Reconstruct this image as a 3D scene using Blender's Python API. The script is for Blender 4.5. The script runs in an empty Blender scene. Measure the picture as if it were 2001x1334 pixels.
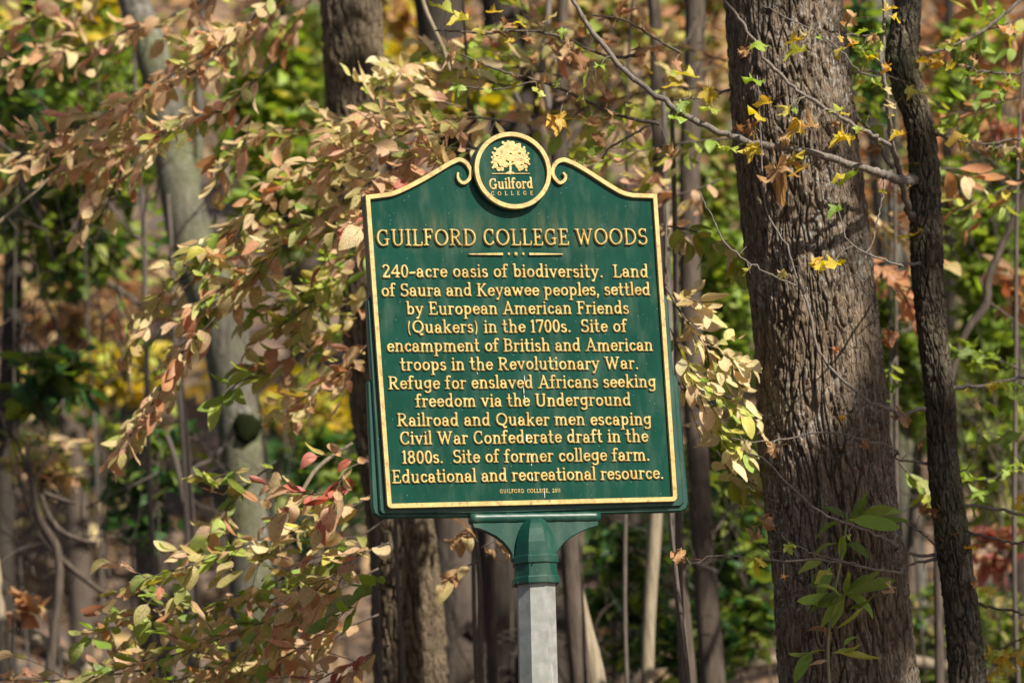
import bpy, math, random
import numpy as np
from math import radians, sin, cos, pi, tan, atan2, sqrt
from mathutils import Vector, Matrix
scene = bpy.context.scene
col = scene.collection
# ------------------------------------------------------------------ camera
FPX = 7600.0
PITCH, ROLL = radians(10.0), radians(-3.814)
CAM = Vector((0, -12, 1.65))
FW = Vector((0, cos(PITCH), sin(PITCH)))
UP0 = Vector((0, -sin(PITCH), cos(PITCH)))
RT0 = Vector((1, 0, 0))
RT = RT0 * cos(ROLL) + UP0 * sin(ROLL)
UP = -RT0 * sin(ROLL) + UP0 * cos(ROLL)
cd = bpy.data.cameras.new('camera')
cam = bpy.data.objects.new('camera', cd)
col.objects.link(cam)
cam.matrix_world = Matrix(((RT.x, UP.x, -FW.x, CAM.x), (RT.y, UP.y, -FW.y, CAM.y), (RT.z, UP.z, -FW.z, CAM.z), (0, 0, 0, 1)))
cd.sensor_width = 36
cd.lens = FPX / 2001 * 36
cd.clip_end = 500
cd.clip_start = 0.5
cd.dof.use_dof = True
cd.dof.focus_distance = 12.05
cd.dof.aperture_fstop = 2.6
cd.dof.aperture_blades = 9
scene.camera = cam
# ------------------------------------------------------------------ light
SUN = Vector((0.70, -0.714, 0.0)).normalized() * cos(radians(39)) + Vector((0, 0, sin(radians(39))))
world = bpy.data.worlds.new('World')
scene.world = world
world.use_nodes = True
wn = world.node_tree
bg = wn.nodes['Background']
sky = wn.nodes.new('ShaderNodeTexSky')
sky.sky_type = 'NISHITA'
sky.sun_disc = False
sky.sun_elevation = radians(39)
sky.sun_rotation = atan2(SUN.x, SUN.y)
wn.links.new(sky.outputs[0], bg.inputs[0])
bg.inputs[1].default_value = 0.05
sd = bpy.data.lights.new('sun', 'SUN')
sd.energy = 5.0
sd.angle = radians(0.6)
sd.color = (1.0, 0.93, 0.80)
so = bpy.data.objects.new('sun', sd)
col.objects.link(so)
so.rotation_euler = SUN.to_track_quat('Z', 'Y').to_euler()
scene.view_settings.view_transform = 'Standard'
scene.view_settings.look = 'None'
scene.view_settings.gamma = 1
scene.view_settings.exposure = 1.1
scene.render.engine = 'CYCLES'
scene.cycles.use_denoising = True
scene.cycles.max_bounces = 6
scene.cycles.diffuse_bounces = 2
scene.cycles.transmission_bounces = 3
scene.cycles.sample_clamp_indirect = 4

# ------------------------------------------------------------------ helpers
def ray(px, py):
    return (FW * FPX + RT * (px - 1000.5) + UP * (667 - py)).normalized()
def at(px, py, Y):
    """the point of the place that lies in the vertical plane Y metres behind the sign"""
    d = ray(px, py)
    return CAM + d * ((Y - CAM.y) / d.y)
def ppm(p):
    return FPX / ((p - CAM).dot(FW))
def ground(x, y):
    z = np.where(y < 1, 0.75 + 0.03 * (y + 12) * 0.3, 0.75 + 0.117 + (y - 1) * 0.25)
    z = np.where(y > 12, 0.867 + 11 * 0.25 + (y - 12) * 0.44, z)
    return z + 0.12 * np.sin(x * 0.7 + y * 0.4) + 0.07 * np.sin(x * 1.9 - y * 1.1)
def gz(x, y):
    return float(ground(np.array(float(x)), np.array(float(y))))
def tag(o, label=None, cat=None, group=None, kind=None):
    if label: o['label'] = label
    if cat: o['category'] = cat
    if group: o['group'] = group
    if kind: o['kind'] = kind
    return o
def empty(name, loc, label, cat, group=None):
    o = bpy.data.objects.new(name, None)
    o.empty_display_size = 0.1
    col.objects.link(o)
    o.location = loc
    return tag(o, label, cat, group)
def mesh(name, V, F, mat, smooth=True):
    me = bpy.data.meshes.new(name)
    me.from_pydata([tuple(v) for v in V], [], F)
    me.materials.append(mat)
    if smooth:
        me.polygons.foreach_set('use_smooth', [True] * len(me.polygons))
    me.update()
    return me
def link(name, me, parent=None, loc=None):
    o = bpy.data.objects.new(name, me)
    col.objects.link(o)
    if parent: o.parent = parent
    if loc is not None: o.location = loc
    return o
# gradient noise, vectorised
def _h(ix, iy, iz, s):
    n = (ix * 374761393 + iy * 668265263 + iz * 2147483647 % 4294967291 + s * 974634777) & 0xffffffff
    n = ((n ^ (n >> 13)) * 1274126177) & 0xffffffff
    return n ^ (n >> 16)
def noise3(x, y, z, s=0):
    x, y, z = np.broadcast_arrays(x, y, z)
    xi, yi, zi = np.floor(x).astype(np.int64), np.floor(y).astype(np.int64), np.floor(z).astype(np.int64)
    xf, yf, zf = x - xi, y - yi, z - zi
    u, v, w = [t * t * t * (t * (t * 6 - 15) + 10) for t in (xf, yf, zf)]
    r = 0
    for a in (0, 1):
        for b in (0, 1):
            for c in (0, 1):
                h = _h(xi + a, yi + b, (zi + c) * 7919, s)
                gx = ((h & 1023) / 511.5) - 1; gy = (((h >> 10) & 1023) / 511.5) - 1; gw = (((h >> 20) & 1023) / 511.5) - 1
                g = gx * (xf - a) + gy * (yf - b) + gw * (zf - c)
                r = r + g * (u if a else 1 - u) * (v if b else 1 - v) * (w if c else 1 - w)
    return r * 1.2

# ------------------------------------------------------------------ materials
def newmat(name):
    m = bpy.data.materials.new(name); m.use_nodes = True
    nt = m.node_tree
    for n in list(nt.nodes): nt.nodes.remove(n)
    out = nt.nodes.new('ShaderNodeOutputMaterial')
    return m, nt, out
def N(nt, t, **kw):
    n = nt.nodes.new(t)
    for k, v in kw.items():
        if k.startswith('i_'):
            key = k[2:]
            n.inputs[int(key) if key.isdigit() else key.replace('_', ' ')].default_value = v
        else: setattr(n, k, v)
    return n
def ramp(nt, stops, fac, interp='LINEAR'):
    r = nt.nodes.new('ShaderNodeValToRGB')
    r.color_ramp.interpolation = interp
    el = r.color_ramp.elements
    while len(el) < len(stops): el.new(0.5)
    for e, (p, c) in zip(el, stops):
        e.position = p; e.color = (*c, 1) if len(c) == 3 else c
    nt.links.new(fac, r.inputs[0])
    return r
def leaf_mat(name, stops, spot=(0.12, 0.06, 0.03), spots=0.5, trans=0.35, rough=0.45):
    m, nt, out = newmat(name)
    L = nt.links.new
    oi = N(nt, 'ShaderNodeObjectInfo'); at_ = N(nt, 'ShaderNodeAttribute', attribute_name='rnd')
    ad = N(nt, 'ShaderNodeMath', operation='ADD'); L(oi.outputs['Random'], ad.inputs[0]); L(at_.outputs['Fac'], ad.inputs[1])
    fr = N(nt, 'ShaderNodeMath', operation='FRACT'); L(ad.outputs[0], fr.inputs[0])
    r = ramp(nt, stops, fr.outputs[0])
    geo = N(nt, 'ShaderNodeNewGeometry')
    no = N(nt, 'ShaderNodeTexNoise', i_Scale=34.0, i_Detail=3.0); L(geo.outputs['Position'], no.inputs['Vector'])
    no2 = N(nt, 'ShaderNodeTexNoise', i_Scale=170.0, i_Detail=2.0); L(geo.outputs['Position'], no2.inputs['Vector'])
    # a different tone in patches (leaf turning), then small blotches
    fr2 = N(nt, 'ShaderNodeMath', operation='MULTIPLY_ADD', i_1=1.0, i_2=0.0); L(fr.outputs[0], fr2.inputs[0])
    ma = N(nt, 'ShaderNodeMath', operation='MULTIPLY_ADD', i_1=0.24, i_2=-0.12); L(no.outputs[0], ma.inputs[0])
    a2 = N(nt, 'ShaderNodeMath', operation='ADD'); L(ma.outputs[0], a2.inputs[0]); L(fr.outputs[0], a2.inputs[1]); a2.use_clamp = True
    L(a2.outputs[0], r.inputs[0])
    sp = ramp(nt, [(0.52, (0, 0, 0)), (0.62, (1, 1, 1))], no2.outputs[0])
    sm = N(nt, 'ShaderNodeMath', operation='MULTIPLY', i_1=spots); L(sp.outputs[0], sm.inputs[0])
    mix = N(nt, 'ShaderNodeMix', data_type='RGBA'); L(sm.outputs[0], mix.inputs[0]); L(r.outputs[0], mix.inputs[6]); mix.inputs[7].default_value = (*spot, 1)
    # veins from the leaf's own coordinates
    uv = N(nt, 'ShaderNodeUVMap'); sx = N(nt, 'ShaderNodeSeparateXYZ'); L(uv.outputs[0], sx.inputs[0])
    ab = N(nt, 'ShaderNodeMath', operation='ABSOLUTE'); L(sx.outputs[0], ab.inputs[0])
    mr = ramp(nt, [(0.0, (1, 1, 1)), (0.06, (0.35, 0.35, 0.35)), (0.10, (0, 0, 0))], ab.outputs[0])
    vv = N(nt, 'ShaderNodeMath', operation='MULTIPLY_ADD', i_1=-0.55); L(ab.outputs[0], vv.inputs[0]); L(sx.outputs[1], vv.inputs[2])
    vs = N(nt, 'ShaderNodeMath', operation='MULTIPLY', i_1=50.0); L(vv.outputs[0], vs.inputs[0])
    sn = N(nt, 'ShaderNodeMath', operation='SINE'); L(vs.outputs[0], sn.inputs[0])
    mix2 = N(nt, 'ShaderNodeMix', data_type='RGBA', blend_type='MULTIPLY'); 
    vm = N(nt, 'ShaderNodeMath', operation='MULTIPLY', i_1=0.25); L(mr.outputs[0], vm.inputs[0])
    L(vm.outputs[0], mix2.inputs[0]); L(mix.outputs[2], mix2.inputs[6]); mix2.inputs[7].default_value = (1.6, 1.4, 1.1, 1)
    bp = N(nt, 'ShaderNodeBump', i_Strength=0.35, i_Distance=0.002); L(sn.outputs[0], bp.inputs['Height'])
    p = N(nt, 'ShaderNodeBsdfPrincipled', i_Roughness=rough); L(mix2.outputs[2], p.inputs['Base Color']); L(bp.outputs[0], p.inputs['Normal'])
    p.inputs['Specular IOR Level'].default_value = 0.45
    t = N(nt, 'ShaderNodeBsdfTranslucent'); 
    hs = N(nt, 'ShaderNodeHueSaturation', i_Saturation=1.12, i_Value=1.25); L(mix2.outputs[2], hs.inputs['Color']); L(hs.outputs[0], t.inputs[0])
    ms = N(nt, 'ShaderNodeMixShader', i_0=trans); L(p.outputs[0], ms.inputs[1]); L(t.outputs[0], ms.inputs[2]); L(ms.outputs[0], out.inputs[0])
    return m
PAL = {
 'rust': leaf_mat('leaf_rust', [(0, (.56, .37, .22)), (.2, (.62, .43, .26)), (.34, (.46, .27, .17)), (.48, (.60, .47, .23)), (.6, (.46, .43, .16)), (.72, (.68, .46, .30)), (.85, (.60, .31, .22)), (.93, (.68, .55, .31)), (1, (.56, .36, .22))], spots=.35, trans=.5),
 'tan': leaf_mat('leaf_tan', [(0, (.60, .48, .24)), (.25, (.50, .46, .17)), (.45, (.64, .48, .27)), (.6, (.34, .40, .11)), (.75, (.62, .41, .26)), (.9, (.68, .57, .30)), (1, (.56, .35, .21))], spots=.4, trans=.5),
 'olive': leaf_mat('leaf_olive', [(0, (.44, .36, .16)), (.25, (.30, .35, .09)), (.45, (.18, .29, .07)), (.6, (.46, .34, .15)), (.8, (.38, .38, .10)), (.92, (.40, .22, .13)), (1, (.20, .31, .08))], trans=.5),
 'cream': leaf_mat('leaf_cream', [(0, (.68, .58, .32)), (.3, (.66, .52, .30)), (.5, (.52, .54, .18)), (.7, (.68, .47, .28)), (1, (.70, .64, .38))], spots=.2, trans=.45),
 'lime': leaf_mat('leaf_lime', [(0, (.36, .40, .07)), (.4, (.22, .34, .05)), (.7, (.50, .42, .08)), (1, (.30, .38, .06))], spots=.2),
 'green': leaf_mat('leaf_green', [(0, (.12, .18, .035)), (.4, (.17, .24, .04)), (.7, (.27, .32, .055)), (1, (.09, .14, .03))], spots=.1, trans=.5),
 'dark': leaf_mat('leaf_dark', [(0, (.03, .085, .02)), (.5, (.05, .13, .03)), (1, (.025, .07, .025))], spots=.1),
 'bright': leaf_mat('leaf_bright_green', [(0, (.18, .28, .045)), (.5, (.26, .37, .05)), (1, (.15, .23, .045))], spots=.1, trans=.45),
 'yellow': leaf_mat('leaf_yellow', [(0, (.60, .45, .06)), (.4, (.50, .42, .06)), (.7, (.62, .38, .08)), (1, (.38, .40, .08))], spots=.2, trans=.5),
 'orange': leaf_mat('leaf_orange', [(0, (.50, .26, .12)), (.4, (.44, .22, .12)), (.7, (.55, .34, .17)), (1, (.46, .17, .09))], spots=.25, trans=.45),
 'red': leaf_mat('leaf_red', [(0, (.40, .12, .08)), (.5, (.48, .17, .13)), (1, (.34, .08, .05))], spots=.2),
 'dry': leaf_mat('leaf_dry', [(0, (.34, .19, .09)), (.5, (.42, .27, .13)), (1, (.26, .13, .06))], spots=.4, spot=(.10, .05, .02)),
 'litter': leaf_mat('leaf_litter', [(0, (.20, .13, .085)), (.3, (.28, .19, .12)), (.55, (.14, .10, .075)), (.8, (.38, .25, .13)), (.93, (.48, .34, .15)), (1, (.24, .16, .105))], spots=.3),
}
def bark_mat(name, c0, c1, c2, lichen=0.0, scale=18.0, moss=0.0, bump=0.9, lc=(.40, .43, .40)):
    m, nt, out = newmat(name); L = nt.links.new
    geo = N(nt, 'ShaderNodeNewGeometry')
    mp = N(nt, 'ShaderNodeMapping'); mp.inputs['Scale'].default_value = (1, 1, .16); L(geo.outputs['Position'], mp.inputs[0])
    n1 = N(nt, 'ShaderNodeTexNoise', i_Scale=scale * 3, i_Detail=7.0, i_Roughness=.65); L(mp.outputs[0], n1.inputs['Vector'])
    n2 = N(nt, 'ShaderNodeTexNoise', i_Scale=3.0, i_Detail=4.0); L(geo.outputs['Position'], n2.inputs['Vector'])
    r1 = ramp(nt, [(.3, c0), (.5, c1), (.72, c2)], n1.outputs[0])
    n3 = N(nt, 'ShaderNodeTexNoise', i_Scale=60.0, i_Detail=4.0, i_Roughness=.7); L(geo.outputs['Position'], n3.inputs['Vector'])
    last = r1.outputs[0]
    if lichen > 0:
        ad = N(nt, 'ShaderNodeMath', operation='MULTIPLY'); 
        ra = ramp(nt, [(.50 - .06 * lichen, (0, 0, 0)), (.64, (1, 1, 1))], n2.outputs[0])
        rb = ramp(nt, [(.50, (0, 0, 0)), (.62, (1, 1, 1))], n3.outputs[0])
        L(ra.outputs[0], ad.inputs[0]); L(rb.outputs[0], ad.inputs[1])
        m2 = N(nt, 'ShaderNodeMath', operation='MULTIPLY', i_1=.65 * min(1, lichen)); L(ad.outputs[0], m2.inputs[0])
        mx = N(nt, 'ShaderNodeMix', data_type='RGBA'); L(m2.outputs[0], mx.inputs[0]); L(last, mx.inputs[6]); mx.inputs[7].default_value = (*lc, 1); last = mx.outputs[2]
    if moss > 0:
        n4 = N(nt, 'ShaderNodeTexNoise', i_Scale=2.3, i_Detail=5.0); L(geo.outputs['Position'], n4.inputs['Vector'])
        rc = ramp(nt, [(.5, (0, 0, 0)), (.68, (moss, moss, moss))], n4.outputs[0])
        mx = N(nt, 'ShaderNodeMix', data_type='RGBA'); L(rc.outputs[0], mx.inputs[0]); L(last, mx.inputs[6]); mx.inputs[7].default_value = (.10, .11, .045, 1); last = mx.outputs[2]
    bp = N(nt, 'ShaderNodeBump', i_Strength=bump, i_Distance=.008); L(n1.outputs[0], bp.inputs['Height'])
    if bump > .5:
        mq = N(nt, 'ShaderNodeMapping'); mq.inputs['Scale'].default_value = (1, 1, .24); L(geo.outputs['Position'], mq.inputs[0])
        nw = N(nt, 'ShaderNodeTexNoise', i_Scale=30.0, i_Detail=2.0); L(mq.outputs[0], nw.inputs['Vector'])
        wm = N(nt, 'ShaderNodeMix', data_type='VECTOR'); wm.inputs[0].default_value = .02; L(mq.outputs[0], wm.inputs[4]); L(nw.outputs['Color'], wm.inputs[5])
        vo = N(nt, 'ShaderNodeTexVoronoi', feature='DISTANCE_TO_EDGE', i_Scale=scale * 4.2); L(wm.outputs[1], vo.inputs['Vector'])
        cr = ramp(nt, [(.0, (0, 0, 0)), (.16, (1, 1, 1))], vo.outputs['Distance'])
        bq = N(nt, 'ShaderNodeBump', i_Strength=.9, i_Distance=.006); L(cr.outputs[0], bq.inputs['Height']); L(bp.outputs[0], bq.inputs['Normal']); bp = bq
    p = N(nt, 'ShaderNodeBsdfPrincipled', i_Roughness=.88); L(last, p.inputs['Base Color']); L(bp.outputs[0], p.inputs['Normal'])
    p.inputs['Specular IOR Level'].default_value = .2
    L(p.outputs[0], out.inputs[0])
    return m
BARK = {
 'big': bark_mat('bark_brown', (.055, .040, .028), (.12, .087, .060), (.21, .155, .108), lichen=1.7, lc=(.36, .38, .36)),
 'slim': bark_mat('bark_olive', (.03, .024, .017), (.065, .053, .037), (.13, .105, .072), lichen=.3, moss=.5),
 'mid': bark_mat('bark_ochre', (.05, .037, .024), (.105, .078, .05), (.18, .135, .088), lichen=.2),
 'grey': bark_mat('bark_grey', (.025, .022, .018), (.07, .063, .05), (.15, .14, .115), lichen=.9, moss=.6, bump=.3, lc=(.32, .32, .30)),
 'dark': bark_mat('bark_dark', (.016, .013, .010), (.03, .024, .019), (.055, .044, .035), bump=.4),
 'pale': bark_mat('bark_pale', (.12, .095, .065), (.20, .165, .115), (.29, .24, .175), bump=.2),
 'brown': bark_mat('bark_plain', (.035, .027, .021), (.062, .048, .038), (.11, .085, .067), bump=.3),
 'twig': bark_mat('bark_twig', (.075, .065, .056), (.13, .11, .095), (.21, .18, .155), bump=.3, scale=40),
 'twigd': bark_mat('bark_dark_twig', (.05, .04, .035), (.08, .065, .055), (.13, .11, .09), bump=.3, scale=40),
}

# ------------------------------------------------------------------ ground
def make_ground():
    xs = np.concatenate([np.linspace(-60, -14, 16), np.linspace(-13.5, 13.5, 180), np.linspace(14, 60, 16)])
    ys = np.concatenate([np.linspace(-40, 0, 20), np.linspace(.3, 45, 220), np.linspace(46, 110, 22)])
    X, Y = np.meshgrid(xs, ys)
    Z = ground(X, Y) + .05 * noise3(X * 2, Y * 2, 0 * X, 3) + .5 * noise3(X * .25, Y * .25, 0 * X, 4) * (Y > 4)
    V = np.stack([X, Y, Z], -1).reshape(-1, 3)
    nx = len(xs); F = []
    for j in range(len(ys) - 1):
        for i in range(nx - 1):
            a = j * nx + i; F.append((a, a + 1, a + nx + 1, a + nx))
    m, nt, out = newmat('forest_floor'); L = nt.links.new
    geo = N(nt, 'ShaderNodeNewGeometry')
    n1 = N(nt, 'ShaderNodeTexVoronoi', i_Scale=9.0); L(geo.outputs['Position'], n1.inputs['Vector'])
    sp = N(nt, 'ShaderNodeSeparateColor'); L(n1.outputs['Color'], sp.inputs[0])
    r = ramp(nt, [(0, (.06, .045, .036)), (.3, (.11, .082, .062)), (.6, (.17, .12, .08)), (.85, (.085, .066, .052)), (1, (.24, .16, .09))], sp.outputs[0])
    n2 = N(nt, 'ShaderNodeTexNoise', i_Scale=.5, i_Detail=5.0); L(geo.outputs['Position'], n2.inputs['Vector'])
    r2 = ramp(nt, [(.4, (.6, .6, .65)), (.6, (1.1, 1.0, .95))], n2.outputs[0])
    mx = N(nt, 'ShaderNodeMix', data_type='RGBA', blend_type='MULTIPLY', i_0=1.0); L(r.outputs[0], mx.inputs[6]); L(r2.outputs[0], mx.inputs[7])
    bp = N(nt, 'ShaderNodeBump', i_Strength=.8, i_Distance=.04); L(n1.outputs['Distance'], bp.inputs['Height'])
    p = N(nt, 'ShaderNodeBsdfPrincipled', i_Roughness=.9); L(mx.outputs[2], p.inputs['Base Color']); L(bp.outputs[0], p.inputs['Normal']); L(p.outputs[0], out.inputs[0])
    tag(link('ground', mesh('ground', V, F, m)), kind='structure')
make_ground()

# ------------------------------------------------------------------ tubes, trunks
def catmull(pts, n):
    """resample a list of vectors (any dimension) smoothly to n points"""
    P = np.array(pts, float)
    if len(P) == 2:
        t = np.linspace(0, 1, n)[:, None]; return P[0] * (1 - t) + P[1] * t
    d = np.r_[0, np.cumsum(np.linalg.norm(np.diff(P[:, :3], axis=0), axis=1))]
    s = np.linspace(0, d[-1], n)
    M = np.gradient(P, d, axis=0)
    i = np.clip(np.searchsorted(d, s, 'right') - 1, 0, len(P) - 2)
    h = (d[i + 1] - d[i])[:, None]; t = ((s - d[i])[:, None]) / h
    return (2 * t**3 - 3 * t**2 + 1) * P[i] + (t**3 - 2 * t**2 + t) * h * M[i] + (-2 * t**3 + 3 * t**2) * P[i + 1] + (t**3 - t**2) * h * M[i + 1]
def frames(C):
    T = np.gradient(C, axis=0); T /= np.linalg.norm(T, axis=1)[:, None] + 1e-12
    a = np.array([0, 1., 0]) if abs(T[0][1]) < .9 else np.array([1., 0, 0])
    U = np.zeros_like(C); u = np.cross(T[0], a); u /= np.linalg.norm(u)
    for i in range(len(C)):
        u = u - T[i] * (u @ T[i]); u /= np.linalg.norm(u); U[i] = u
    return T, U, np.cross(T, U)
class MB:
    def __init__(s): s.V = []; s.F = []; s.n = 0
    def add(s, V, F):
        V = np.asarray(V, float)
        s.V.append(V); s.F.extend([tuple(int(k) + s.n for k in f) for f in F]); s.n += len(V)
    def tube(s, C, R, sides=6, wob=0.0, rng=None):
        C = np.asarray(C, float); R = np.asarray(R, float) * np.ones(len(C))
        T, U, W = frames(C)
        a = np.arange(sides) * 2 * pi / sides
        rr = R[:, None] * (1 + (wob * rng.uniform(-1, 1, (len(C), 1)) if wob else 0))
        V = C[:, None, :] + rr[..., None] * (np.cos(a)[None, :, None] * U[:, None, :] + np.sin(a)[None, :, None] * W[:, None, :])
        V = V.reshape(-1, 3); F = []
        for j in range(len(C) - 1):
            for i in range(sides):
                k = (i + 1) % sides
                F.append((j * sides + i, j * sides + k, (j + 1) * sides + k, (j + 1) * sides + i))
        F.append(tuple(range(sides - 1, -1, -1))); b = (len(C) - 1) * sides
        F.append(tuple(range(b, b + sides)))
        s.add(V, F)
    def build(s, name, mat, parent, off, smooth=True):
        if s.n == 0: return None
        V = np.concatenate(s.V) - np.array(off)
        return link(name, mesh(name, V, s.F, mat, smooth), parent)
def pxpath(pts, y):
    """[(px, py, width_px[, y])] -> world path with radius"""
    out = []
    for p in pts:
        yy = p[3] if len(p) > 3 else y
        q = at(p[0], p[1], yy)
        out.append((q.x, q.y, q.z, .5 * p[2] / ppm(q)))
    return out
def extend(path, up=6.0, down=True):
    """carry a trunk on above the frame and down to the ground; path runs top to bottom"""
    P = list(path)
    a, b = np.array(P[0]), np.array(P[min(2, len(P) - 1)])
    if up:
        d = (a - b)[:3]; d /= np.linalg.norm(d); d[0] *= .6; d[1] *= .3
        P.insert(0, tuple(a[:3] + d * up * .5) + (a[3] * .88,)); P.insert(0, tuple(a[:3] + d * up + np.array([.05, 0, 0])) + (a[3] * .7,))
    if down:
        a = np.array(P[-1]); g = gz(a[0], a[1]) - .15
        if a[2] - g > .2:
            P.append((a[0] + .01, a[1], (a[2] + g) / 2, a[3] * 1.06)); P.append((a[0] + .02, a[1], g, a[3] * 1.3))
    return P
def trunk_mesh(name, path, mat, ring=20, step=.25, bark=None, seed=1, dense=None):
    """bark=(depth, horizontal cells per metre, vertical cells per metre); dense=(z0,z1,step)"""
    P = catmull(path, 400)
    d = np.r_[0, np.cumsum(np.linalg.norm(np.diff(P[:, :3], axis=0), axis=1))]
    s = [0]
    while s[-1] < d[-1]:
        z = np.interp(s[-1], d, P[:, 2])
        s.append(s[-1] + (dense[2] if dense and dense[0] < z < dense[1] else step))
    s[-1] = d[-1]; s = np.array(s)
    Q = np.stack([np.interp(s, d, P[:, k]) for k in range(4)], 1)
    C, R = Q[:, :3], Q[:, 3]
    T, U, W = frames(C)
    a = np.arange(ring) * 2 * pi / ring
    dirs = np.cos(a)[None, :, None] * U[:, None] + np.sin(a)[None, :, None] * W[:, None]
    rr = R[:, None] * np.ones((1, ring))
    Rm = R.mean()
    X = np.cos(a)[None, :] * Rm * np.ones((len(s), 1)); Y = np.sin(a)[None, :] * Rm * np.ones((len(s), 1)); Z = s[:, None] * np.ones((1, ring))
    rr = rr * (1 + (.025 if ring > 300 else .07) * noise3(X * 3, Y * 3, Z * .8, seed) + (.02 if ring > 300 else .04) * noise3(X * 9, Y * 9, Z * 2.3, seed + 5))
    if bark:
        dp, fh, fv = bark
        wx = noise3(X * 6, Y * 6, Z * 3, seed + 11) * .03
        wy = noise3(X * 6, Y * 6, Z * 3, seed + 12) * .03
        n1 = np.abs(noise3((X + wx) * fh, (Y + wy) * fh, Z * fv, seed + 21))
        n2 = np.abs(noise3((X - wy) * fh * 1.25 + 9, (Y + wx) * fh * 1.25, Z * fv * 1.15, seed + 22))
        fur = np.minimum(n1, n2 * 1.1)
        ridge = np.clip((fur - .012) / .060, 0, 1) ** .75
        chunk = noise3(X * fh * 1.3, Y * fh * 1.3, Z * fv * 6, seed + 31)
        fine = noise3(X * fh * 4, Y * fh * 4, Z * fv * 9, seed + 33)
        h = ridge * (1 + .5 * chunk) + .22 * fine
        rr = rr + dp * (h - .75)
    V = C[:, None, :] + rr[..., None] * dirs
    V = V.reshape(-1, 3)
    j, i = np.meshgrid(np.arange(len(s) - 1), np.arange(ring), indexing='ij')
    k = (i + 1) % ring
    F = np.stack([j * ring + i, j * ring + k, (j + 1) * ring + k, (j + 1) * ring + i], -1).reshape(-1, 4)
    return V, F
def fast_mesh(name, V, F, mat, smooth=True):
    me = bpy.data.meshes.new(name)
    nf, k = F.shape
    me.vertices.add(len(V)); me.vertices.foreach_set('co', np.asarray(V, np.float32).ravel())
    me.loops.add(nf * k); me.loops.foreach_set('vertex_index', F.astype(np.int32).ravel())
    me.polygons.add(nf); me.polygons.foreach_set('loop_start', np.arange(0, nf * k, k, dtype=np.int32))
    me.polygons.foreach_set('loop_total', np.full(nf, k, np.int32))
    if smooth: me.polygons.foreach_set('use_smooth', np.ones(nf, bool))
    me.materials.append(mat); me.update(); me.validate()
    return me

# ------------------------------------------------------------------ leaves
def leaf_verts(kind, r, curl, fold, twist=0.0):
    """unit leaf: stalk end at the origin, tip at (0,1,0), face normal +Z. -> V, F, UV"""
    if kind == 'oval':
        wd_ = .23 + .075 * ((r * 37) % 5) / 4
        n = 8; V = []; UV = []
        for i in range(n):
            t = i / (n - 1)
            w = wd_ * (sin(pi * min(1, t ** .9 * .98 + .01)) ** .66) * (1.08 - .25 * t) + .004
            y = sin(t * curl) / curl if abs(curl) > .01 else t
            z = (1 - cos(t * curl)) / curl if abs(curl) > .01 else 0
            wob = .02 * sin(9 * t + r)
            for sx in (-1, 0, 1):
                x = sx * w * cos(fold)
                zz = z + abs(sx) * w * sin(fold) + (wob if sx else 0) * sx
                a = twist * t
                V.append((x * cos(a) - (zz - z) * sin(a), y, z + x * sin(a) + (zz - z) * cos(a))); UV.append((sx * w / wd_, t))
        F = []
        for i in range(n - 1):
            a = i * 3
            F += [(a, a + 1, a + 4, a + 3), (a + 1, a + 2, a + 5, a + 4)]
        V.append((-.008, -.12, -.01)); V.append((.008, -.12, -.01)); UV += [(0, 0), (0, 0)]
        k = len(V); F.append((k - 2, k - 1, 2, 0))
        return np.array(V), F, UV
    # lobed (star) leaf: outline with five lobes
    out = []
    lobes = [(-2.25, .50), (-1.15, .80), (0, 1.0), (1.15, .80), (2.25, .50)]
    for i, (a, l) in enumerate(lobes):
        for da, f in ((-.42, .58), (-.28, .76), (-.16, .80), (0, 1.0), (.16, .80), (.28, .76), (.42, .58)):
            out.append((a + da, l * f * .62))
        if i < 4:
            out.append(((a + lobes[i + 1][0]) / 2, .25 + .06 * (1 if i in (1, 2) else 0)))
    out.append((2.95, .10)); out.insert(0, (-2.95, .10))
    rng = random.Random(int(r * 100))
    V = [(0, .30, 0)]; UV = [(0, .3)]
    inner = []
    for a, l in out:
        V.append((sin(a) * l * .5, .30 + cos(a) * l * .5, 0)); UV.append((sin(a) * l * .5, .3 + cos(a) * l))
    for a, l in out:
        V.append((sin(a) * l, .30 + cos(a) * l, 0)); UV.append((sin(a) * l, .3 + cos(a) * l))
    V = np.array(V, float)
    x, y = V[:, 0].copy(), V[:, 1].copy() - .3
    rad = np.hypot(x, y)
    ph = r * 3
    V[:, 2] = curl * rad ** 2 * 1.2 + fold * np.abs(x) + twist * .10 * np.sin(x * 9 + ph) * rad * 3 + twist * .09 * np.sin(y * 11 + ph * 2) * rad * 3
    if curl > .8:   # a crumpled dry leaf: the rim pulled in
        f = 1 - .38 * np.clip(rad, 0, .7); V[:, 0] *= f; V[:, 1] = .3 + y * f
    n = len(out); F = []
    for i in range(n - 1):
        F.append((0, 1 + i, 2 + i)); F.append((1 + i, 1 + n + i, 2 + n + i, 2 + i))
    V = np.vstack([V, [(-.007, -.42, .02), (.007, -.42, .02)]]); UV += [(0, 0), (0, 0)]
    k = len(V); F.append((k - 2, k - 1, n, 1))
    return V, F, UV
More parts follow.
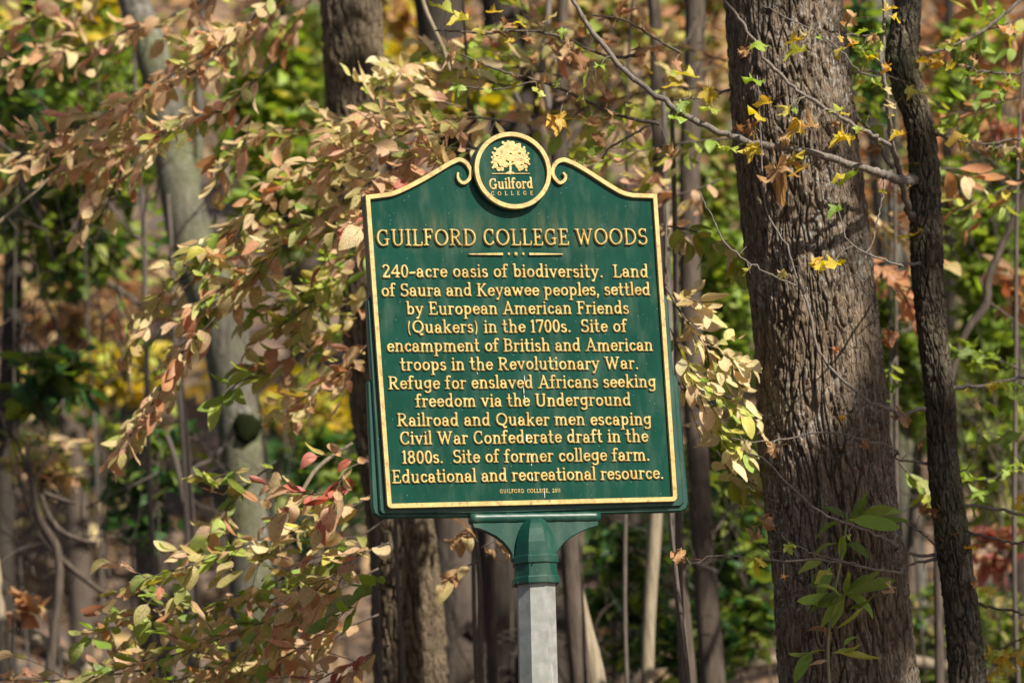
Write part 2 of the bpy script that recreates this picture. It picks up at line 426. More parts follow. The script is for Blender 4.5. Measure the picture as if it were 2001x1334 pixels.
LEAFV = {
 'oval': [leaf_verts('oval', r, c, f, t) for r, c, f, t in ((1, .5, .35, .2), (2, -.7, .25, -.4), (3, 1.1, .55, .5), (4, .2, .12, -.2), (5, -.3, .5, 1.2), (6, .8, .8, -.9), (7, -1.6, .3, .5))],
 'long': [leaf_verts('oval', r, c, f, t) for r, c, f, t in ((1, .7, .45, .2), (2, -.8, .35, -.3), (3, 1.2, .5, .4), (4, .3, .3, -.3))],
 'star': [leaf_verts('star', r, c, f, t) for r, c, f, t in ((1, .2, .25, .5), (2, -.4, .1, .8), (3, .5, -.3, 1.0), (4, .1, .5, .6))],
 'crumple': [leaf_verts('star', r, c, f, t) for r, c, f, t in ((1, 1.3, .5, 2.4), (2, -1.4, -.4, 3.0), (3, 1.6, -.5, 2.6), (5, -1.0, .8, 3.2))],
}
for v in LEAFV['long']: v[0][:, 0] *= .64
_leafmesh = {}
def leaf_mesh(kind, var, pal):
    key = (kind, var, pal)
    if key not in _leafmesh:
        V, F, UV = LEAFV[kind][var]
        me = mesh('leaf', V, F, PAL[pal])
        ul = me.uv_layers.new(name='UVMap')
        li = np.empty(len(me.loops), np.int32); me.loops.foreach_get('vertex_index', li)
        ul.data.foreach_set('uv', np.array(UV, np.float32)[li].ravel())
        _leafmesh[key] = me
    return _leafmesh[key]
def orient(axis, normal, roll=0.0):
    y = Vector(axis).normalized(); z = Vector(normal); z = z - y * z.dot(y)
    if z.length < 1e-4: z = y.orthogonal()
    z.normalize(); x = y.cross(z)
    return Matrix((x, y, z)).transposed()
def leaf_cloud(name, items, parent, off, rng):
    """items: (kind, var, M3x3, pos, size, palette): ONE joined mesh, a material slot per palette and a tint per leaf"""
    Vs, Fs, UVs, rn, mi = [], [], [], [], []
    n = 0; groups = {}; pals = []
    for it in items: groups.setdefault((it[0], it[1], it[5]), []).append(it)
    for (k, v, pal), its in groups.items():
        V, F, UV = LEAFV[k][v]
        if pal not in pals: pals.append(pal)
        T = np.array([(f[0], f[q], f[q + 1]) for f in F for q in range(1, len(f) - 1)])
        M = np.array([i[2] for i in its]); P = np.array([i[3] for i in its]); S_ = np.array([i[4] for i in its])
        W = np.einsum('nij,vj->nvi', M, V) * S_[:, None, None] + P[:, None, :]
        m = len(V)
        Fs.append((T[None] + (np.arange(len(its)) * m)[:, None, None]).reshape(-1, 3) + n)
        mi.append(np.full(len(Fs[-1]), pals.index(pal)))
        Vs.append(W.reshape(-1, 3)); UVs.append(np.tile(np.array(UV), (len(its), 1)))
        rn.append(np.repeat(rng.random(len(its)), m)); n += len(its) * m
    V = np.concatenate(Vs) - np.array(off); F = np.concatenate(Fs)
    me = fast_mesh(name, V, F, PAL[pals[0]])
    for p_ in pals[1:]: me.materials.append(PAL[p_])
    me.polygons.foreach_set('material_index', np.concatenate(mi).astype(np.int32))
    ul = me.uv_layers.new(name='UVMap'); ul.data.foreach_set('uv', np.concatenate(UVs).astype(np.float32)[F.ravel()].ravel())
    a = me.attributes.new('rnd', 'FLOAT', 'POINT'); a.data.foreach_set('value', np.concatenate(rn).astype(np.float32))
    return tag(link(name, me, parent), kind='stuff')
def randrot(rng, flat=.6):
    """an axis and a normal for a leaf in a roughly level layer"""
    a = rng.uniform(0, 2 * pi); ax = np.array([cos(a), sin(a), rng.normal(-.25, .35)])
    nn = np.array([rng.normal(0, flat), rng.normal(0, flat), 1.0])
    return np.array(orient(ax, nn))

# ================================================================== THE SIGN
W_, H_ = 0.95, 0.98716981
YAW = radians(16.7792038)
SO = Vector((0.03488864, 0, 3.74061486))
EX = Vector((cos(YAW), sin(YAW), 0)); EN = Vector((sin(YAW), -cos(YAW), 0)); EZ = Vector((0, 0, 1))
SM = Matrix(((EX.x, 0, -EN.x, SO.x), (EX.y, 0, -EN.y, SO.y), (0, 1, 0, SO.z), (0, 0, 0, 1)))
SM = Matrix(((EX.x, EZ.x, EN.x, SO.x), (EX.y, EZ.y, EN.y, SO.y), (EX.z, EZ.z, EN.z, SO.z), (0, 0, 0, 1)))
def S(px, py, h=0.0):
    """photo point on the sign's face (h metres proud of it) -> the sign's own (x, up)"""
    d = ray(px, py); o = SO + EN * h
    t = (o - CAM).dot(EN) / d.dot(EN)
    q = CAM + d * t - SO
    return (q.dot(EX), q.dot(EZ))
def noise_mix(nt, a, b, scale, lo, hi, stretch=(1, 1, 1), coord=None):
    L = nt.links.new
    mp = N(nt, 'ShaderNodeMapping'); mp.inputs['Scale'].default_value = stretch; L(coord, mp.inputs[0])
    n = N(nt, 'ShaderNodeTexNoise', i_Scale=scale, i_Detail=5.0, i_Roughness=.6); L(mp.outputs[0], n.inputs['Vector'])
    r = ramp(nt, [(lo, (0, 0, 0)), (hi, (1, 1, 1))], n.outputs[0])
    mx = N(nt, 'ShaderNodeMix', data_type='RGBA'); L(r.outputs[0], mx.inputs[0])
    if isinstance(a, tuple): mx.inputs[6].default_value = (*a, 1)
    else: L(a, mx.inputs[6])
    if isinstance(b, tuple): mx.inputs[7].default_value = (*b, 1)
    else: L(b, mx.inputs[7])
    return mx.outputs[2], n.outputs[0]
def green_mat(name, streaks):
    m, nt, out = newmat(name); L = nt.links.new
    tc = N(nt, 'ShaderNodeTexCoord'); co = tc.outputs['Object']
    c, nn = noise_mix(nt, (.0022, .030, .020), (.004, .040, .028), 6, .35, .65, coord=co)
    c, _ = noise_mix(nt, c, (.10, .15, .125), 95, .71, .80, coord=co)          # fine pale specks
    vd = N(nt, 'ShaderNodeTexVoronoi', i_Scale=62.0); L(co, vd.inputs['Vector'])
    dr = ramp(nt, [(.05, (1, 1, 1)), (.11, (0, 0, 0))], vd.outputs['Distance'])
    sc_ = N(nt, 'ShaderNodeSeparateColor'); L(vd.outputs['Color'], sc_.inputs[0])
    cr = ramp(nt, [(.35, (0, 0, 0)), (.9, (.8, .8, .8))], sc_.outputs[0])
    mm = N(nt, 'ShaderNodeMath', operation='MULTIPLY'); L(dr.outputs[0], mm.inputs[0]); L(cr.outputs[0], mm.inputs[1])
    mz = N(nt, 'ShaderNodeMix', data_type='RGBA'); L(mm.outputs[0], mz.inputs[0]); L(c, mz.inputs[6]); mz.inputs[7].default_value = (.20, .26, .23, 1); c = mz.outputs[2]
    c, _ = noise_mix(nt, c, (.035, .07, .05), 9, .5, .75, (1.6, .5, 1), coord=co)    # chalky fading
    if streaks:
        mp = N(nt, 'ShaderNodeMapping'); mp.inputs['Scale'].default_value = (26, 3.2, 3); L(co, mp.inputs[0])
        n = N(nt, 'ShaderNodeTexNoise', i_Scale=1.0, i_Detail=6.0, i_Roughness=.7); L(mp.outputs[0], n.inputs['Vector'])
        r = ramp(nt, [(.40, (0, 0, 0)), (.66, (.8, .8, .8))], n.outputs[0])
        sx = N(nt, 'ShaderNodeSeparateXYZ'); L(co, sx.inputs[0])
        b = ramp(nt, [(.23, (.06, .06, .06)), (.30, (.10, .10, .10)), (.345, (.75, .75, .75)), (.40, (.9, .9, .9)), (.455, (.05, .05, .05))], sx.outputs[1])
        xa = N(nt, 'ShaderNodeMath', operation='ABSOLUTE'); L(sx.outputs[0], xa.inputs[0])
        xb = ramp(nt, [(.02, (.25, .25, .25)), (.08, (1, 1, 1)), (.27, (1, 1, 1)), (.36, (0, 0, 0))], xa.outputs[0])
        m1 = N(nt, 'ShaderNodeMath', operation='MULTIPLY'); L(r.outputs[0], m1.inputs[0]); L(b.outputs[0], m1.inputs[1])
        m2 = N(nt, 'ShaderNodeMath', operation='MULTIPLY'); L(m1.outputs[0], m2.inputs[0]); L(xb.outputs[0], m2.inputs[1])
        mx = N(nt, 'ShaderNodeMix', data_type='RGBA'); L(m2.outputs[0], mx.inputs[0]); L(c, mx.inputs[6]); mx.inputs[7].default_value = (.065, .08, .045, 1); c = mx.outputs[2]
        # overall thin film of dust in vertical runs
        mp = N(nt, 'ShaderNodeMapping'); mp.inputs['Scale'].default_value = (60, 7, 3); L(co, mp.inputs[0])
        n = N(nt, 'ShaderNodeTexNoise', i_Scale=1.0, i_Detail=4.0, i_Roughness=.7); L(mp.outputs[0], n.inputs['Vector'])
        r = ramp(nt, [(.5, (0, 0, 0)), (.8, (.22, .22, .22))], n.outputs[0])
        mx = N(nt, 'ShaderNodeMix', data_type='RGBA'); L(r.outputs[0], mx.inputs[0]); L(c, mx.inputs[6]); mx.inputs[7].default_value = (.035, .065, .05, 1); c = mx.outputs[2]
    bp0 = N(nt, 'ShaderNodeTexNoise', i_Scale=140.0, i_Detail=3.0); L(co, bp0.inputs['Vector'])
    bp = N(nt, 'ShaderNodeBump', i_Strength=.12, i_Distance=.001); L(bp0.outputs[0], bp.inputs['Height'])
    bq0 = N(nt, 'ShaderNodeTexNoise', i_Scale=16.0, i_Detail=2.0); L(co, bq0.inputs['Vector'])
    bq = N(nt, 'ShaderNodeBump', i_Strength=.15, i_Distance=.004); L(bq0.outputs[0], bq.inputs['Height']); L(bp.outputs[0], bq.inputs['Normal'])
    p = N(nt, 'ShaderNodeBsdfPrincipled', i_Roughness=.27 if streaks else .40); p.inputs['Specular IOR Level'].default_value = .10 if streaks else .32; L(c, p.inputs['Base Color']); L(bq.outputs[0], p.inputs['Normal'])
    L(p.outputs[0], out.inputs[0]); return m
def gold_mat():
    m, nt, out = newmat('gold_paint'); L = nt.links.new
    geo = N(nt, 'ShaderNodeNewGeometry'); co = geo.outputs['Position']
    c, _ = noise_mix(nt, (.33, .23, .065), (.45, .34, .12), 26, .35, .65, coord=co)
    c, _ = noise_mix(nt, c, (.21, .125, .04), 60, .54, .68, coord=co)
    c, _ = noise_mix(nt, c, (.09, .065, .035), 130, .62, .72, coord=co)
    n = N(nt, 'ShaderNodeTexNoise', i_Scale=80.0, i_Detail=4.0); L(co, n.inputs['Vector'])
    bp = N(nt, 'ShaderNodeBump', i_Strength=.3, i_Distance=.0015); L(n.outputs[0], bp.inputs['Height'])
    p = N(nt, 'ShaderNodeBsdfPrincipled', i_Roughness=.45, i_Metallic=.0); L(c, p.inputs['Base Color']); L(bp.outputs[0], p.inputs['Normal'])
    L(p.outputs[0], out.inputs[0]); return m
def galv_mat():
    m, nt, out = newmat('galvanised_steel'); L = nt.links.new
    geo = N(nt, 'ShaderNodeNewGeometry'); co = geo.outputs['Position']
    c, _ = noise_mix(nt, (.18, .185, .175), (.26, .265, .255), 30, .35, .65, coord=co)
    c, _ = noise_mix(nt, c, (.14, .155, .115), 5, .5, .7, (1, 1, .35), coord=co)
    c, _ = noise_mix(nt, c, (.10, .085, .06), 40, .70, .74, (1, 1, .5), coord=co)
    c, _ = noise_mix(nt, c, (.34, .35, .34), 26, .60, .72, (1, 1, .3), coord=co)
    p = N(nt, 'ShaderNodeBsdfPrincipled', i_Roughness=.5, i_Metallic=.25); L(c, p.inputs['Base Color']); L(p.outputs[0], out.inputs[0]); return m
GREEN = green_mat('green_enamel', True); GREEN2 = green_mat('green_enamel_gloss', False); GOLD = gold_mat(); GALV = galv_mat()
mk, nt, out = newmat('screw_hole'); p = N(nt, 'ShaderNodeBsdfPrincipled', i_Roughness=.8); p.inputs['Base Color'].default_value = (.01, .012, .01, 1); nt.links.new(p.outputs[0], out.inputs[0]); HOLE = mk

sign = empty('historical_marker', (0, 0, 0), 'green cast metal marker with gold lettering about the college woods on a galvanised post', 'sign')
sign.matrix_world = SM
def poly_prism(name, pts, z0, z1, bev, mat, parent=sign):
    """closed outline (x, up), extruded from z0 (back) to z1 (front) with a bevelled front edge"""
    import bmesh
    P = np.array(pts); n = len(P)
    area = .5 * np.sum(P[:, 0] * np.roll(P[:, 1], -1) - np.roll(P[:, 0], -1) * P[:, 1])
    if area < 0: P = P[::-1]
    e = np.roll(P, -1, 0) - P; e /= np.linalg.norm(e, axis=1)[:, None] + 1e-9
    nrm = np.stack([e[:, 1], -e[:, 0]], 1); nv = nrm + np.roll(nrm, 1, 0); nv /= np.linalg.norm(nv, axis=1)[:, None] + 1e-9
    inn = P - nv * bev
    V = [(x, y, z0) for x, y in P] + [(x, y, z1 - bev) for x, y in P] + [(x, y, z1) for x, y in inn]
    F = [tuple(range(n - 1, -1, -1))]
    for k in (0, 1):
        for i in range(n):
            j = (i + 1) % n; F.append((k * n + i, k * n + j, (k + 1) * n + j, (k + 1) * n + i))
    F.append(tuple(range(2 * n, 3 * n)))
    me = mesh(name, V, F, mat, False)
    bm = bmesh.new(); bm.from_mesh(me)
    bmesh.ops.triangulate(bm, faces=[f for f in bm.faces if len(f.verts) > 4]); bm.to_mesh(me); bm.free()
    return link(name, me, parent)
def ribbon(pts, wid, z0, z1, closed=False, ch=.3):
    P = np.array(pts, float); n = len(P)
    Wd = np.array(wid, float) * np.ones(n)
    if closed:
        d1 = P - np.roll(P, 1, 0); d2 = np.roll(P, -1, 0) - P
    else:
        d = np.diff(P, axis=0); d1 = np.vstack([d[:1], d]); d2 = np.vstack([d, d[-1:]])
    d1 = d1 / (np.linalg.norm(d1, axis=1)[:, None] + 1e-12); d2 = d2 / (np.linalg.norm(d2, axis=1)[:, None] + 1e-12)
    n1 = np.stack([-d1[:, 1], d1[:, 0]], 1); n2 = np.stack([-d2[:, 1], d2[:, 0]], 1)
    m = n1 + n2; m /= np.linalg.norm(m, axis=1)[:, None] + 1e-12
    k = 1 / np.clip((m * n1).sum(1), .5, 1)
    m = m * k[:, None]
    hgt = z1 - z0; c = Wd * ch * .5
    prof = [(-1, z0, 0), (-1, z1 - hgt * .35, 0), (-1, z1, 1), (1, z1, 1), (1, z1 - hgt * .35, 0), (1, z0, 0)]
    V = []
    for i in range(n):
        for s, z, ins in prof:
            o = s * (Wd[i] / 2 - (c[i] * .6 if ins else 0)); q = P[i] + m[i] * o
            V.append((q[0], q[1], z))
    F = []; k6 = 6
    rng_ = n if closed else n - 1
    for i in range(rng_):
        j = (i + 1) % n
        for q in range(5): F.append((i * k6 + q, j * k6 + q, j * k6 + q + 1, i * k6 + q + 1))
    if not closed:
        F.append(tuple(range(5, -1, -1))); F.append(tuple((n - 1) * k6 + q for q in range(6)))
    # outward winding for a path that runs with its left side first
    F = [tuple(reversed(f)) for f in F]
    return V, F
# the panel: everything sits on its face plane z = 0 (border stands 9 mm proud)
BH = 0.011
topL = [(716, 386), (741, 382.5), (768, 378), (790, 369), (816, 356), (843, 341), (868, 326), (886, 316), (899, 311.5), (909, 316), (916.5, 325), (920.5, 335), (919, 346), (914, 353.5), (906, 357.5), (899, 353.5), (894.7, 345), (895.5, 337)]
topR = [(1280, 383), (1237, 381.5), (1219, 377), (1194, 363.5), (1169, 347.5), (1143, 331), (1117, 317), (1102, 312), (1091, 315.3), (1083.3, 324), (1080, 336), (1085.5, 349), (1095.5, 357), (1103.3, 352.5), (1106, 343.5), (1100.5, 337)]
def smooth2(px, n):
    q = catmull([(a, b, 0) for a, b in px], n)[:, :2]
    return [S(a, b, BH) for a, b in q]
TL = smooth2(topL[1:], 60); TR = smooth2(topR[1:], 60)
cTL = S(719, 385, BH); cTR = S(1280.3, 383, BH); cBL = S(761.5, 988, BH); cBR = S(1320, 974.5, BH)
def rc(c, a, b, r, n=6):
    c, a, b = np.array(c), np.array(a), np.array(b)
    u = (a - c) / np.linalg.norm(a - c); v = (b - c) / np.linalg.norm(b - c)
    return [tuple(c + u * r * (1 - t) ** 2 + v * r * t ** 2) for t in np.linspace(0, 1, n)]
path = TL[::-1] + [cTL] + rc(cBL, cTL, cBR, .008) + rc(cBR, cBL, cTR, .012) + [cTR] + TR
wd = [.0158] * len(path)
for i in range(22):
    f = .62 + .38 * (i / 22); wd[i] *= f; wd[-1 - i] *= f
for i in range(3): wd[i] *= .75 + .08 * i; wd[-1 - i] *= .75 + .08 * i
V, F = ribbon(path, wd, -.001, BH); F = [tuple(reversed(f)) for f in F]
link('gold_border', mesh('gold_border', V, F, GOLD, False), sign)
# panel outline just outside the border, flat to the face
oL = [S(a, b, BH) for a, b in [(713.5, 380.5), (741, 377.6), (768, 373.0), (790, 364.2), (816, 351), (843, 336.3), (868, 320.8), (886, 310.8), (899, 306.6), (911, 310.8), (919.5, 320), (925, 331), (926, 340), (940, 352), (1000, 372), (1060, 352), (1074.5, 340), (1075.5, 331), (1079, 319.5), (1089, 309.8), (1102, 307.3), (1117, 312), (1143, 326.3), (1169, 342.8), (1194, 358.7), (1219, 372.2), (1237, 376.6), (1284, 378)]]
bR = S(1324.5, 979.5, BH); bL = S(756.5, 993, BH)
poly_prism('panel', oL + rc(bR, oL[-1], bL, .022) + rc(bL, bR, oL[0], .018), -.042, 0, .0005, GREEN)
# the two stepped flanges behind the lower edges
def offs(px, py, z): return S(px, py, z)
z2 = -.006
fl1 = [S(a, b, z2) for a, b in [(724, 578), (717, 588), (742, 998), (747, 1004), (1000, 1002), (1330, 989), (1336.5, 982), (1305, 584), (1300, 575), (1290, 576)]]
poly_prism('flange', fl1, -.036, z2, .004, GREEN2)
z3 = -.016
fl2 = [S(a, b, z3) for a, b in [(727, 738), (717, 747), (727, 990), (731, 1003), (741, 1010), (752, 1012), (1000, 1009), (1332, 999.5), (1342, 994), (1346, 982), (1345, 968), (1325.5, 740), (1318, 730), (1300, 731)]]
poly_prism('flange', fl2, -.034, z3, .005, GREEN2)
# emblem
cx, cz = S(1000.4, 334.5, .014)
rr_ = (S(1071, 334.5, .014)[0] - S(930, 334.5, .014)[0]) / 2; rv_ = (S(1000, 264, .014)[1] - S(1000, 405.2, .014)[1]) / 2
circ = [(cx + cos(a) * rr_, cz + sin(a) * rv_) for a in np.linspace(0, 2 * pi, 97)[:-1]]
V, F = ribbon(circ, .0160, -.020, .020, closed=True, ch=.25)
F = [tuple(reversed(f)) for f in F]
link('emblem_ring', mesh('emblem_ring', V, F, GOLD, False), sign)
poly_prism('emblem_backing', [(cx + cos(a) * (rr_ + .0095), cz + sin(a) * (rv_ + .0095)) for a in np.linspace(0, 2 * pi, 97)[:-1]], -.044, .0165, .002, GREEN2)
# cut the middle back: the disc face sits inside the ring, 8 mm below its crest
ED = .0172
disc_pts = [(cx + cos(a) * (rr_ - .004), cz + sin(a) * (rv_ - .004)) for a in np.linspace(0, 2 * pi, 65)[:-1]]
# ------------ glyph drawing: strokes -> distance field -> raised mesh
def sdf_mesh(strokes, cell, depth, rnd, holes=()):
    """strokes: list of (pts Nx2, radii); returns V (x,y,z), F; z rises from 0 to depth with a rounded shoulder rnd"""
    allp = np.concatenate([s[0] for s in strokes]); rm = max(float(np.max(s[1])) for s in strokes)
    x0, y0 = allp.min(0) - rm - cell * 2; x1, y1 = allp.max(0) + rm + cell * 2
    nx, ny = int((x1 - x0) / cell) + 2, int((y1 - y0) / cell) + 2
    X, Y = np.meshgrid(x0 + np.arange(nx) * cell, y0 + np.arange(ny) * cell)
    D = np.full(X.shape, 9.0)
    for pts, r in strokes:
        pts = np.asarray(pts, float); r = np.asarray(r, float) * np.ones(len(pts))
        for i in range(max(1, len(pts) - 1)):
            a = pts[i]; b = pts[min(i + 1, len(pts) - 1)]; d = b - a; l2 = d @ d + 1e-12
            t = np.clip(((X - a[0]) * d[0] + (Y - a[1]) * d[1]) / l2, 0, 1)
            q = np.hypot(X - a[0] - t * d[0], Y - a[1] - t * d[1]) - (r[i] * (1 - t) + r[min(i + 1, len(pts) - 1)] * t)
            D = np.minimum(D, q)
    for hx, hy, hr, hs in holes:
        D = np.maximum(D, hr - np.hypot((X - hx) / hs, Y - hy))
    D = np.where(np.abs(D) < cell * .02, -cell * .02, D)
    V = []; F = []; idx = {}
    def vid(key, p, d):
        if key not in idx:
            h = depth * sqrt(max(0, 1 - (1 - min(1, max(0, -d) / rnd)) ** 2)) if d < 0 else 0
            idx[key] = len(V); V.append((p[0], p[1], h * .62 + depth * .38))
        return idx[key]
    base = {}
    for j in range(ny - 1):
        for i in range(nx - 1):
            c = [(i, j), (i + 1, j), (i + 1, j + 1), (i, j + 1)]
            dv = [D[b, a] for a, b in c]
            if min(dv) >= 0: continue
            poly = []
            for k in range(4):
                a, b = c[k], c[(k + 1) % 4]; da, db = dv[k], dv[(k + 1) % 4]
                pa = np.array([X[0, a[0]], Y[a[1], 0]]); pb = np.array([X[0, b[0]], Y[b[1], 0]])
                if da < 0: poly.append((vid(a, pa, da), False))
                if (da < 0) != (db < 0):
                    t = da / (da - db); key = (min(a, b), max(a, b))
                    poly.append((vid(key, pa + (pb - pa) * t, 0), True))
            if len(poly) >= 3:
                F.append(tuple(p for p, _ in poly))
                m = len(poly)
                for k in range(m):
                    (p, pe), (q, qe) = poly[k], poly[(k + 1) % m]
                    if pe and qe:
                        for w in (p, q):
                            if w not in base:
                                base[w] = len(V); V.append((V[w][0], V[w][1], -.002))
                        F.append((q, p, base[p], base[q]))
    return V, F
def arc(cx, cy, rx, ry, a0, a1, n=None):
    n = n or max(5, int(abs(a1 - a0) / 18) + 1)
    a = np.radians(np.linspace(a0, a1, n)); return np.stack([cx + rx * np.cos(a), cy + ry * np.sin(a)], 1)
Lp = lambda *p: np.array(p, float).reshape(-1, 2)
